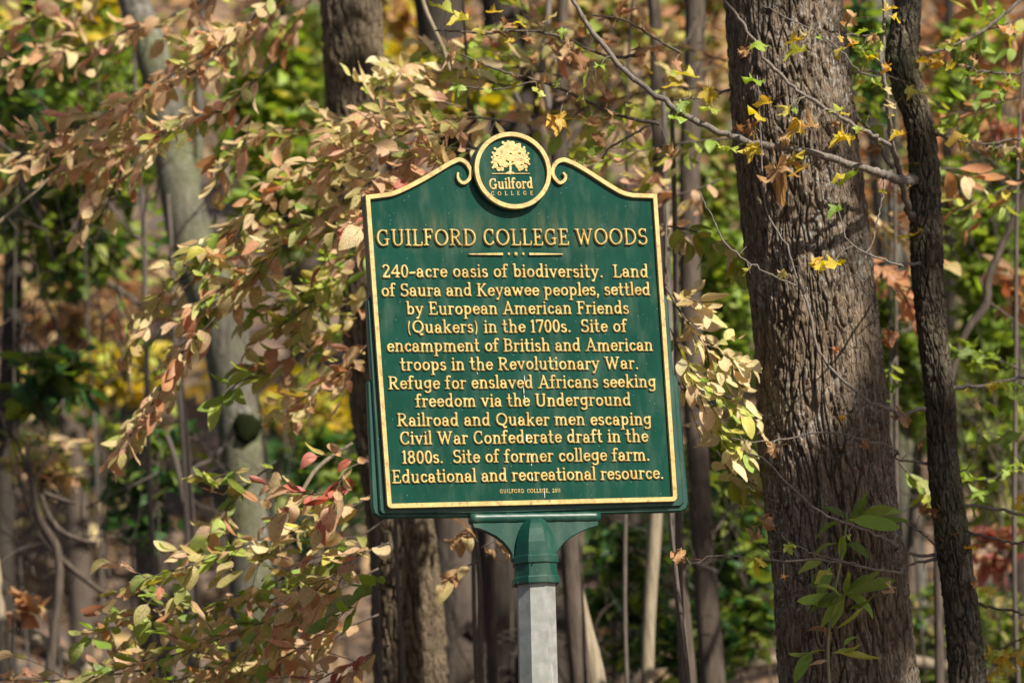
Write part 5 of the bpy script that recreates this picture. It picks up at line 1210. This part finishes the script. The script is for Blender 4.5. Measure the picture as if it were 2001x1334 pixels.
# (px, py, size, kind, palette, angle of the tip on the picture: 0 right, 90 up)
SLEAF_X = []
for k in list(range(0, 12)) + [15, 16, 17, 18, 24, 25, 26]:
    pts = tw[k][0]
    for q in range(7 if k < 5 or k > 14 else 2):
        i = int(rt.integers(len(pts) - 1)); t = rt.random(); x = pts[i][0] * (1 - t) + pts[i + 1][0] * t + rt.normal(0, 20); y_ = pts[i][1] * (1 - t) + pts[i + 1][1] * t + abs(rt.normal(8, 24))
        kd_ = ('star', 'star', 'crumple')[int(rt.integers(3))]
        SLEAF_X.append((x, y_, float(rt.uniform(20, 44)), kd_, ('lime', 'yellow', 'tan', 'bright', 'lime')[int(rt.integers(5))] if kd_ == 'star' else ('dry', 'tan', 'yellow')[int(rt.integers(3))], float(rt.uniform(180, 360))))
SLEAF = SLEAF_X + [(1485, 90, 62, 'star', 'lime', 170), (1545, 84, 62, 'star', 'yellow', 20), (1562, 103, 66, 'star', 'lime', 200), (1480, 158, 56, 'star', 'bright', 190), (1520, 162, 45, 'star', 'lime', 10),
 (1612, 172, 64, 'star', 'bright', 60), (1665, 192, 62, 'star', 'yellow', 20), (1640, 215, 40, 'star', 'lime', 200), (1688, 236, 56, 'star', 'bright', 45), (1712, 250, 46, 'star', 'lime', -30),
 (1498, 200, 50, 'star', 'yellow', 200), (1485, 228, 54, 'star', 'yellow', 160), (1445, 250, 40, 'crumple', 'dry', None), (1590, 250, 62, 'crumple', 'dry', 200), (1562, 243, 48, 'crumple', 'yellow', 190), (1466, 252, 50, 'crumple', 'dry', None), (1535, 268, 40, 'crumple', 'dry', None),
 (1470, 292, 60, 'star', 'yellow', -100), (1520, 338, 100, 'crumple', 'dry', -80), (1545, 312, 56, 'star', 'yellow', 10), (1570, 330, 62, 'star', 'yellow', 215), (1655, 268, 55, 'crumple', 'yellow', 200), (1648, 275, 60, 'star', 'yellow', 200), (1666, 345, 66, 'star', 'bright', 215), (1638, 412, 50, 'star', 'bright', 210),
 (1425, 290, 60, 'star', 'lime', 200), (1395, 215, 54, 'star', 'lime', 190), (1350, 150, 66, 'star', 'lime', 170), (1325, 165, 60, 'star', 'yellow', 200), (1385, 180, 50, 'star', 'yellow', None), (1455, 100, 44, 'crumple', 'dry', None),
 (1630, 512, 82, 'star', 'yellow', 205), (1598, 520, 46, 'crumple', 'yellow', 190), (1790, 458, 52, 'star', 'yellow', 20), (1770, 466, 36, 'star', 'yellow', 180), (1706, 658, 46, 'crumple', 'orange', 200), (1735, 664, 50, 'crumple', 'orange', -15), (1633, 684, 22, 'crumple', 'orange', None),
 (1510, 876, 40, 'crumple', 'dry', 200), (1768, 818, 56, 'crumple', 'dry', 200), (1500, 1021, 46, 'crumple', 'dry', None), (1479, 1050, 40, 'crumple', 'dry', None), (1328, 1086, 56, 'crumple', 'dry', 170), (1613, 1118, 50, 'star', 'yellow', 200), (1830, 1000, 42, 'crumple', 'dry', 80), (1803, 998, 34, 'crumple', 'dry', None), (1842, 1010, 30, 'crumple', 'dry', None),
 (1868, 1056, 46, 'crumple', 'orange', 60), (1890, 1072, 44, 'star', 'yellow', 0), (1736, 20, 40, 'star', 'yellow', 20), (1745, 32, 34, 'star', 'yellow', -20), (1663, 34, 46, 'crumple', 'dry', 180), (1690, 62, 40, 'star', 'bright', 200), (1700, 110, 46, 'star', 'green', 180), (1708, 72, 34, 'crumple', 'dry', None),
 (1893, 90, 40, 'star', 'bright', 30), (1895, 143, 54, 'star', 'bright', 200), (1970, 158, 46, 'star', 'bright', 0), (1800, 122, 40, 'star', 'yellow', 0), (1880, 268, 62, 'star', 'yellow', 180), (1905, 120, 34, 'crumple', 'dry', None), (1926, 300, 34, 'crumple', 'dry', None), (1850, 250, 52, 'star', 'lime', 180),
 (1930, 870, 64, 'star', 'bright', 20), (1950, 805, 60, 'star', 'bright', 160), (1965, 855, 56, 'star', 'bright', 0), (1988, 770, 54, 'star', 'lime', -60), (1755, 752, 36, 'star', 'green', 200), (1990, 978, 44, 'star', 'yellow', -80), (1938, 1155, 44, 'star', 'yellow', None), (1978, 60, 50, 'star', 'orange', 180), (1950, 1275, 44, 'star', 'lime', 200), (1968, 1316, 50, 'star', 'lime', 20), (1925, 1235, 30, 'star', 'green', 0),
 (1912, 838, 20, 'crumple', 'dry', None), (1796, 870, 20, 'crumple', 'dry', None), (1904, 1143, 26, 'crumple', 'orange', None), (1745, 1150, 24, 'crumple', 'dry', None), (1783, 343, 22, 'star', 'green', None)]
def nearest(px, py):
    best, bi = 1e9, 0
    for k, (pts, y, bk) in enumerate(tw):
        for i in range(len(pts) - 1):
            for t in (0, .5, 1):
                d = math.hypot(pts[i][0] * (1 - t) + pts[i + 1][0] * t - px, pts[i][1] * (1 - t) + pts[i + 1][1] * t - py)
                if d < best: best, bi, bp = d, k, (pts[i][0] * (1 - t) + pts[i + 1][0] * t, pts[i][1] * (1 - t) + pts[i + 1][1] * t)
    return best, bi, bp
for px, py, sz, kd, pal, an in SLEAF:
    d, k, bp = nearest(px, py); y = tw[k][1] + (1.05 - tw[k][1]) * min(1, max(0, (bp[0] - 1730) / 55)) - .04
    lobed(sb[k], slim_b, px, py, y, sz * (1.0 if sz < 90 else .95), kd, pal, an)
    if 7 < d < 160:   # the leaf stalk back to its twig
        a = at(px, py, y); b = at(bp[0], bp[1], y + .04); m = (a + b) / 2 + Vector((0, 0, .012))
        mb = MB(); mb.tube(catmull([tuple(a), tuple(m), tuple(b)], 8), .0010, 5); mb.build('leaf_stalk', BARK['pale'], sb[k], slim_b)
for px, py, sz, kd, pal, an in [(960, 25, 44, 'star', 'yellow', 0), (985, 52, 56, 'crumple', 'dry', None), (1008, 44, 40, 'star', 'yellow', 0), (905, 40, 62, 'star', 'lime', 190), (872, 22, 80, 'star', 'lime', 160), (1122, 108, 74, 'crumple', 'dry', -90), (1108, 98, 60, 'crumple', 'dry', 180), (1148, 145, 56, 'star', 'lime', -100), (1178, 150, 40, 'star', 'lime', None),
   (1032, 75, 34, 'crumple', 'dry', None), (1092, 232, 66, 'crumple', 'yellow', 180), (1128, 296, 60, 'star', 'lime', -60), (1155, 238, 40, 'crumple', 'dry', None), (1170, 270, 46, 'crumple', 'dry', None), (1255, 132, 40, 'star', 'yellow', None), (1210, 22, 50, 'crumple', 'orange', None), (1060, 160, 34, 'crumple', 'dry', 0), (895, 170, 40, 'star', 'lime', -90),
   (1190, 195, 44, 'crumple', 'dry', None), (1230, 210, 40, 'star', 'lime', None), (1005, 150, 26, 'crumple', 'dry', None), (930, 130, 30, 'crumple', 'dry', None), (1070, 40, 44, 'star', 'tan', None), (1140, 45, 30, 'star', 'yellow', None), (1215, 290, 40, 'star', 'lime', 0), (1250, 95, 36, 'crumple', 'dry', None), (1040, 120, 30, 'crumple', 'dry', None), (1165, 165, 44, 'crumple', 'tan', None), (880, 110, 40, 'crumple', 'dry', None), (1310, 300, 40, 'crumple', 'dry', None), (1195, 230, 34, 'crumple', 'dry', None), (1120, 320, 40, 'crumple', 'dry', None), (940, 60, 34, 'star', 'lime', 250), (1000, 80, 30, 'star', 'yellow', 200), (1050, 175, 36, 'star', 'lime', 300), (1090, 160, 30, 'star', 'bright', 250), (1140, 190, 34, 'star', 'lime', 280), (1010, 165, 30, 'star', 'yellow', 230), (955, 180, 34, 'star', 'lime', 200), (1215, 130, 34, 'star', 'lime', 270), (1240, 245, 34, 'star', 'yellow', 280), (1185, 85, 36, 'star', 'orange', 200), (1285, 95, 40, 'star', 'orange', 250), (1320, 125, 34, 'star', 'orange', 300), (1100, 60, 30, 'star', 'lime', 250), (1200, 255, 36, 'star', 'bright', 220), (1160, 300, 46, 'star', 'bright', 30)]:
    bq_ = lb[0] if py < 100 else (lb[1] if py < 220 else lb[3])
    lobed(bq_, ltb, px, py, .66, sz, kd, pal, an)
    best = min((((ax_ * (1 - t) + bx_ * t - px) ** 2 + (ay_ * (1 - t) + by_ * t - py) ** 2, ax_ * (1 - t) + bx_ * t, ay_ * (1 - t) + by_ * t) for P_ in ltwigs for (ax_, ay_, _a), (bx_, by_, _b) in zip(P_[:-1], P_[1:]) for t in (0, .33, .67, 1)))
    if 60 < best[0] < 12000:
        a = at(px, py, .66); b = at(best[1], best[2], .7); m = (a + b) / 2 + Vector((0, 0, .01))
        mb = MB(); mb.tube(catmull([tuple(a), tuple(m), tuple(b)], 8), .0010, 5); mb.build('leaf_stalk', BARK['pale'], bq_, ltb)

# ------------------------------------------------------------------ green shrub in front of the broad trunk
def evergreen():
    st = pxpath([(1655, 1000, 4), (1650, 1060, 4), (1632, 1150, 5), (1622, 1210, 5), (1618, 1290, 6), (1625, 1380, 7)], .5)
    P = catmull(extend(st, 0, True), 40); base = tuple(P[-1][:3] + np.array([0, 0, .15]))
    t = empty('evergreen_seedling', base, 'small green seedling with long glossy leaves in front of the broad trunk', 'seedling')
    mb = MB(); mb.tube(P[:, :3], P[:, 3], 6); mb.build('stem', PALB, t, base)
    r = np.random.default_rng(5)
    for px, py, an, ln, pal in [(1655, 1020, 10, 84, 'green'), (1660, 1015, 40, 60, 'green'), (1690, 1010, 25, 62, 'bright'), (1660, 1012, 165, 60, 'green'), (1650, 1020, 190, 58, 'green'), (1668, 1016, -15, 80, 'bright'), (1670, 1014, 55, 44, 'green'), (1720, 1012, -20, 52, 'green'),
       (1645, 1092, 88, 52, 'bright'), (1655, 1064, -15, 48, 'green'), (1628, 1062, 200, 44, 'green'), (1608, 1090, 215, 56, 'green'), (1622, 1110, 245, 56, 'bright'), (1600, 1115, 250, 44, 'green'),
       (1655, 1160, 8, 84, 'green'), (1655, 1164, -20, 62, 'bright'), (1650, 1160, 60, 58, 'green'), (1650, 1166, 235, 70, 'green'), (1645, 1165, 218, 62, 'bright'), (1648, 1172, 250, 50, 'green'), (1640, 1162, 195, 60, 'green'), (1655, 1158, 35, 50, 'green'), (1638, 1160, 140, 44, 'lime'), (1612, 1160, 215, 64, 'lime'), (1660, 1190, 0, 52, 'green'), (1670, 1150, 20, 60, 'green'),
       (1640, 1225, 20, 52, 'lime'), (1622, 1235, 160, 40, 'dry'), (1630, 1275, -10, 56, 'lime'), (1640, 1275, -25, 70, 'lime'), (1650, 1262, 60, 26, 'bright'), (1608, 1270, 185, 34, 'green'), (1585, 1275, 235, 60, 'bright'), (1625, 1250, 120, 32, 'dry'), (1618, 1290, 200, 36, 'rust'), (1580, 1275, 215, 44, 'green')]:
        p = at(px, py, .48 + r.uniform(-.05, .05)); s = ln / ppm(p) * 1.08
        a = radians(an); ax = RT * cos(a) + UP * sin(a) - FW * float(r.uniform(-.2, .5))
        nn = Vector((r.normal(0, .3), r.normal(-.9, .4), 1))
        kidleaf(t, base, 'long', pal, p, ax, nn, s * 1.1, r)
PALB = BARK['twigd']
PALB, nt, out = newmat('green_stem'); p = N(nt, 'ShaderNodeBsdfPrincipled', i_Roughness=.6); p.inputs['Base Color'].default_value = (.16, .17, .07, 1); nt.links.new(p.outputs[0], out.inputs[0])
evergreen()

# ------------------------------------------------------------------ the understory behind
rb = np.random.default_rng(99)
def shrub(label, px, py, y, rx, ry, n, size, pal, kind='oval', layers=None, name='shrub', cat='shrub'):
    """rx, ry half extents in pixels; leaves lie in loose level tiers along fine twigs"""
    n = int(n * .95); size *= 1.25
    c = at(px, py, y); k = ppm(c); RX, RZ = rx / k, ry / k; RY = min(RX, 1.3) * .8
    base = (c.x, c.y, gz(c.x, c.y))
    t = empty(name, base, label, cat)
    mb = MB(); top = c + Vector((0, 0, RZ * .8))
    stem = catmull([base, (c.x + rb.normal(0, .1), c.y, (base[2] + c.z) / 2), tuple(top)], 12); mb.tube(stem, np.linspace(.007, .003, 12), 5)
    its = []
    nt_ = max(5, n // 12); cnt = 0
    pals = [pal] if isinstance(pal, str) else pal
    for i in range(nt_):
        h = rb.uniform(-1, 1); ang = rb.uniform(0, 2 * pi); rr = sqrt(max(.05, 1 - h * h * .8)) * sqrt(rb.uniform(.15, 1))
        e = np.array([c.x + cos(ang) * rr * RX, c.y + sin(ang) * rr * RY, c.z + h * RZ])
        s0 = np.array([c.x + (e[0] - c.x) * .1, c.y, max(base[2] + .1, e[2] - .25 * RX - .05)])
        Q = catmull([s0, (s0 + e) / 2 + [0, 0, .06], e], 6); mb.tube(Q, np.linspace(.005, .0015, 6), 4)
        for q in range(n // nt_):
            a = Q[2 + int(rb.integers(4))] + rb.normal(0, 1, 3) * [.13, .13, .035] * min(1, RX * 1.6)
            p_ = pals[int(rb.integers(len(pals)))]
            its.append((kind, int(rb.integers(len(LEAFV[kind]))), randrot(rb, .5), a, size * rb.uniform(.6, 1.2), p_))
    mb.build('stem', BARK['twigd'], t, base)
    leaf_cloud('foliage', its, t, base, rb)
    return t
G1 = ['green', 'green', 'bright']; 
SH = [
 ('bright green shrub behind the rust leaves at upper left', 150, 190, 6.5, 210, 170, 900, .09, ['green', 'bright', 'green']),
 ('yellow leaved sapling at the top left beside the grey tree', 180, 30, 6.0, 90, 60, 130, .09, ['yellow', 'lime']),
 ('yellow green sapling between the grey tree and the brown trunk at the top', 540, 190, 7.0, 110, 150, 600, .10, ['bright', 'green', 'lime']),
 ('lush green shrub between grey tree and brown trunk at mid height', 560, 380, 6.8, 110, 90, 350, .10, G1),
 ('dark green shrub left of the grey tree at mid height', 150, 440, 6.8, 190, 100, 650, .09, ['dark', 'green', 'green']),
 ('small green shrub with blue green leaves at the left edge', 40, 180, 5.5, 70, 110, 220, .09, ['dark', 'bright']),
 ('yellow leaved shrub low on the slope left of the grey tree', 220, 730, 9.0, 130, 50, 260, .11, ['yellow', 'yellow', 'lime']),
 ('small yellow shrub between grey tree and sign', 610, 790, 8.5, 90, 60, 170, .10, ['yellow', 'lime']),
 ('orange tan shrub lit by the sun left of the grey tree', 150, 560, 11.0, 190, 90, 520, .11, ['orange', 'litter', 'tan']),
 ('dark green shrub beside the dark trunk at the left edge', 90, 750, 5.0, 110, 60, 170, .10, ['dark', 'dark', 'green']),
 ('dark green seedling low left of the forked stem', 310, 890, 5.5, 110, 60, 150, .09, ['dark', 'green']),
 ('dark green seedling beside the foot of the forked stem', 290, 1000, 5.6, 90, 60, 130, .09, ['dark']),
 ('orange brown sapling at the lower left edge', 30, 1180, 3.2, 60, 45, 30, .10, ['orange', 'rust']),
 ('olive brown shrub beside the crooked sapling', 80, 900, 5.0, 110, 60, 150, .08, ['rust', 'olive', 'tan']),
 ('green shrub behind the foot of the grey tree', 640, 900, 6.8, 90, 60, 200, .09, ['green', 'dark']),
 ('dark green seedling between grey tree foot and brown trunk', 590, 990, 6.0, 100, 60, 160, .09, ['dark', 'green']),
 ('golden shrub behind the brown trunk at the top', 790, 60, 9.0, 60, 80, 160, .10, ['yellow', 'tan', 'orange']),
 ('yellow green sapling above the sign emblem', 900, 160, 6.2, 130, 60, 300, .10, ['lime', 'yellow', 'bright']),
 ('rust red shrub high behind the emblem', 1180, 80, 8.0, 180, 120, 800, .10, ['rust', 'litter', 'litter', 'tan', 'green']),
 ('orange sapling between sign and furrowed trunk at the top', 1370, 70, 9.0, 90, 90, 300, .11, ['tan', 'rust', 'orange', 'green']),
 ('green shrub between the sign and the furrowed trunk', 1410, 570, 6.0, 90, 130, 500, .09, ['green', 'bright', 'green']),
 ('green shrub above the right shoulder of the sign', 1390, 330, 6.5, 90, 80, 260, .09, ['green', 'olive']),
 ('yellow green shrub under the sunlit leaves right of the sign', 1410, 880, 5.5, 80, 60, 130, .10, ['lime', 'bright', 'green']),
 ('dark green shrub low between sign post and furrowed trunk', 1440, 1100, 5.2, 110, 170, 650, .09, ['green', 'dark', 'green']),
 ('dark green shrub behind the tan thin trunk', 1220, 1160, 6.0, 110, 130, 420, .09, ['dark', 'green', 'dark']),
 ('dark green shrub at the bottom right of the post', 1330, 1280, 5.0, 130, 80, 330, .09, ['green', 'dark']),
 ('green shrub in the gap between furrowed trunk and slender tree', 1760, 700, 5.5, 80, 130, 420, .09, ['green', 'green', 'bright']),
 ('dark green shrub high in the gap left of the slender tree', 1690, 130, 5.0, 60, 120, 240, .09, ['dark', 'green']),
 ('bright green shrub filling the right edge at mid height', 1940, 560, 6.5, 120, 160, 650, .10, ['bright', 'green', 'green']),
 ('green shrub behind the curved sapling', 1930, 820, 7.0, 120, 110, 420, .10, ['green', 'bright', 'lime']),
 ('green shrub with orange tinge at upper right', 1930, 330, 7.0, 110, 100, 360, .10, ['green', 'olive', 'bright']),
 ('green sapling behind the slender tree near the top', 1880, 130, 6.0, 110, 80, 160, .10, ['green', 'bright']),
 ('orange red shrub far behind at the upper right corner', 1930, 60, 13.0, 150, 100, 700, .12, ['orange', 'litter', 'rust']),
 ('deep red sapling at the right edge', 1950, 235, 5.8, 50, 55, 50, .08, ['red', 'rust', 'orange']),
 ('orange leaved sapling at the right edge beside the curved stem', 1980, 590, 3.6, 40, 60, 34, .10, ['orange', 'rust']),
 ('small red leaved seedling at the lower right', 1950, 1075, 5.0, 70, 60, 60, .08, ['red', 'red', 'orange']),
 ('olive green shrub at the lower right behind the slender tree', 1950, 960, 7.5, 90, 90, 200, .10, ['olive', 'green']),
 ('dark green shrub at the bottom right corner', 1800, 1230, 7.0, 200, 90, 360, .09, ['dark', 'green', 'olive']),
 ('olive shrub low in front of the far right trunk', 1960, 1250, 6.5, 80, 90, 150, .09, ['olive', 'green']),
]
for lb_, px, py, y, rx, ry, n, sz, pl in SH:
    shrub(lb_, px, py, y, rx, ry, n, sz, pl, kind='oval')

def bare_shrub(label, px, py, y, rx, ry, n, seed):
    r = np.random.default_rng(seed)
    c = at(px, py, y); k = ppm(c); RX, RZ = rx / k, ry / k
    base = (c.x, c.y, gz(c.x, c.y)); t = empty('bare_shrub', base, label, 'shrub')
    mb = MB()
    for i in range(n):
        x = c.x + r.uniform(-1, 1) * RX; z0 = c.z - RZ * r.uniform(.3, 1.2); a = r.uniform(-.9, .9)
        L_ = RZ * r.uniform(.8, 2.0); p0 = np.array([x, c.y + r.uniform(-.6, .6), z0]); pts = [p0]
        d = np.array([sin(a), r.normal(0, .3), cos(a)])
        for q in range(4):
            d = d + r.normal(0, .28, 3); d /= np.linalg.norm(d); pts.append(pts[-1] + d * L_ / 4)
        Q = catmull(pts, 14); w = r.uniform(.002, .006); mb.tube(Q, np.linspace(w, w * .3, 14), 5, .08, r)
        for q in range(3):
            j = int(r.integers(3, 11)); e = d + r.normal(0, .7, 3); e /= np.linalg.norm(e); l = L_ * r.uniform(.15, .4)
            mb.tube(catmull([Q[j], Q[j] + e * l * .5 + [0, 0, .01], Q[j] + e * l], 6), np.linspace(w * .5, w * .2, 6), 4)
    mb.build('twig', BARK['twigd'], t, base)
for i_, a_ in enumerate([('tangle of bare twigs on the slope at lower left', 120, 950, 5.0, 160, 180, 26), ('tangle of bare twigs between forked stem and sign', 560, 930, 5.5, 120, 120, 18), ('tangle of bare twigs right of the sign post', 1200, 1180, 5.5, 110, 160, 20), ('tangle of bare twigs left of the sign post', 900, 1180, 5.5, 60, 150, 14),
   ('tangle of bare twigs behind the sunlit cream leaves', 1420, 950, 4.5, 90, 200, 20), ('tangle of dark twigs at the upper right', 1920, 250, 4.5, 130, 220, 30), ('tangle of dark twigs beside the curved sapling', 1920, 800, 5.0, 110, 250, 26), ('tangle of dark twigs above the emblem', 1200, 120, 4.5, 160, 120, 30), ('tangle of dark twigs at the upper left', 150, 250, 4.0, 170, 220, 30), ('tangle of dark twigs at mid left', 150, 620, 4.6, 160, 120, 24), ('tangle of dark twigs beside the fallen log at lower right', 1850, 1200, 5.5, 150, 140, 24)]):
    bare_shrub(*a_, 300 + i_)
# far woods: leaf masses on the slope, litter on the ground
def litter():
    r = np.random.default_rng(5); n = 26000
    x = r.uniform(-11, 11, n); y = r.uniform(2, 42, n)
    k = np.abs(x) < 2.6 + (y + 12) * .15; x, y = x[k], y[k]
    z = ground(x, y) + .5 * noise3(x * .25, y * .25, 0 * x, 4) * (y > 4) + r.uniform(.01, .07, len(x))
    ang = r.uniform(0, 2 * pi, len(x))
    its = []
    for i in range(len(x)):
        nn = (r.normal(0, .5), -.44 + r.normal(0, .5), 1)
        its.append(('oval', int(r.integers(7)), np.array(orient((cos(ang[i]), sin(ang[i]), r.normal(0, .2)), nn)), np.array([x[i], y[i], z[i]]), .15 * r.uniform(.7, 1.3), 'litter'))
    o = leaf_cloud('leaf_litter', its, None, (0, 0, 0), r)
    tag(o, 'brown fallen leaves covering the slope behind the trees', 'fallen leaves', kind='stuff')
litter()
def far_masses():
    r = np.random.default_rng(8)
    its = {}
    for pal, lst in {
      'litter': [(1150, 100, 380, 160, 500), (1850, 120, 280, 160, 400), (100, 560, 220, 80, 300)],
      'dark': [(120, 850, 200, 100, 160), (600, 950, 160, 120, 160), (1300, 1150, 260, 160, 300)],
      'green': [(1250, 250, 250, 120, 200), (100, 250, 260, 160, 700), (600, 330, 140, 160, 400), (1430, 500, 120, 260, 500), (1900, 600, 200, 300, 700), (1500, 1000, 200, 200, 300), (600, 100, 130, 80, 250)],
      'lime': [(1150, 120, 330, 130, 260), (150, 120, 220, 120, 200), (650, 150, 100, 120, 160), (1900, 400, 200, 160, 120), (100, 80, 160, 80, 140)],
      'orange': [(1200, 60, 330, 110, 130), (1850, 80, 260, 120, 200), (60, 330, 120, 60, 120), (1750, 330, 120, 120, 150), (130, 600, 200, 60, 150)],
      'tan': [(120, 900, 260, 160, 160), (900, 1100, 200, 120, 90)],
      'rust': [(1100, 130, 350, 160, 300), (1850, 160, 260, 140, 300), (250, 60, 280, 120, 500), (60, 560, 160, 90, 250), (1800, 420, 200, 100, 250)],
      'yellow': [(780, 50, 120, 70, 200), (250, 720, 260, 50, 160), (620, 790, 120, 50, 100), (50, 60, 100, 60, 100)]}.items():
        for px, py, rx, ry, n in lst:
            for i in range(n):
                a = r.uniform(0, 2 * pi); q = sqrt(r.random())
                p = at(px + cos(a) * q * rx, py + sin(a) * q * ry, 15 + r.uniform(-2.5, 3))
                its.setdefault(pal, []).append(('oval', int(r.integers(7)), randrot(r, .5), np.array(p), .20 * r.uniform(.6, 1.2), pal))
    nm = {'dark': 'dark green leaves', 'tan': 'tan leaves', 'litter': 'brown leaves', 'green': 'green leaves', 'lime': 'yellow green leaves', 'orange': 'orange leaves', 'rust': 'rust brown leaves', 'yellow': 'yellow leaves'}
    for pal, it in its.items():
        o = leaf_cloud('distant_foliage', it, None, (0, 0, 0), r)
        tag(o, 'far off mass of blurred %s on the wooded slope' % nm[pal], 'foliage', kind='stuff')
far_masses()

# ------------------------------------------------------------------ unseen canopy added to shade the woods, gaps cut over the sunlit spots
def canopy():
    r = np.random.default_rng(21)
    s = np.array(SUN)
    gaps = [(np.array(SO), .80)] + [(np.array(at(px, py, y)), rad) for px, py, y, rad in [
        (1400, 700, .65, .5), (1400, 850, .65, .4), (820, 180, 1.8, .40), (700, 250, 2.2, .3), (1370, 480, 1.0, .3), (385, 380, 5.4, .16), (560, 320, 1.8, .28), (420, 480, 1.6, .22), (350, 200, 2.0, .2), (300, 600, 1.6, .2), (640, 1000, 1.3, .22), (450, 1150, 1.4, .25), (260, 1200, 1.4, .22), (300, 60, 2.4, .2), (1050, 1250, 0, .25),
        (200, 730, 9, .7), (620, 790, 8.5, .5), (600, 200, 7, .9), (150, 600, 11, .9), (130, 180, 6.5, .5), (1430, 560, 6, .4), (1930, 500, 6.5, .5), (1900, 80, 13, 1.2), (1200, 100, 10, 1.2), (150, 600, 11, 1.6), (1150, 60, 8, .9), (90, 80, 6, .6), (800, 60, 9, .8), (60, 300, 11, 1.2), (1400, 60, 9, .8), (1880, 350, 7, .5), (1760, 500, 3, .3), (1930, 850, 7, .4), (1130, 300, 2.2, .25), (1440, 1130, 5.2, .25), (900, 160, 6, .6), (800, 1150, 3.0, .35), (1150, 1200, 3.3, .2), (1810, 700, 1.0, .16), (1570, 60, 1.7, .14)]]
    its = []
    extra = [at(px, py, .65) for px, py in [(1560, 20), (1600, 180), (1500, 330), (1640, 420), (1560, 560), (1680, 650), (1560, 760), (1680, 860), (1600, 980), (1700, 1080), (1600, 1180), (1720, 1280), (1650, 80), (1550, 200), (1620, 320), (1520, 450), (1640, 560), (1560, 860), (1700, 960), (1560, 1080), (1660, 1180), (1560, 1280), (1700, 760)]]  # extra clumps placed to shade the broad trunk
    # clumps of leaves whose shade falls on the woods in view
    N_ = 520
    for i in range(N_ + len(extra)):
        gx = r.uniform(-9, 7.5); gy = r.uniform(-1.5, 26)
        if i < N_ and r.random() > ((.42 if gx < 0 else .8) if gy < 4 else .62): continue
        tgt = np.array([gx, gy, float(ground(np.array(gx), np.array(gy))) + 2.6])
        if i >= N_: tgt = np.array(extra[i - N_])
        t = r.uniform(7.5, 12.5)
        c = tgt + s * t
        R = r.uniform(.35, .8) if i < N_ else .34
        m = int(55 * (R / .5) ** 2)
        P = c + r.normal(0, R * .55, (m, 3)) * [1, 1, .5]
        for p in P:
            bad = False
            for T, rad in gaps:
                d = p - T; u = d @ s
                if np.linalg.norm(d - s * u) < rad * (1 + .0): bad = True; break
            if not bad:
                its.append(('oval', int(r.integers(7)), randrot(r, .8), p, .24 * r.uniform(.7, 1.3), 'rust'))
    o = leaf_cloud('unseen_shade_canopy', its, None, (0, 0, 0), r)
    tag(o, 'leafy autumn canopy overhead that dapples the sunlight on the woods', 'foliage', kind='stuff')
canopy()
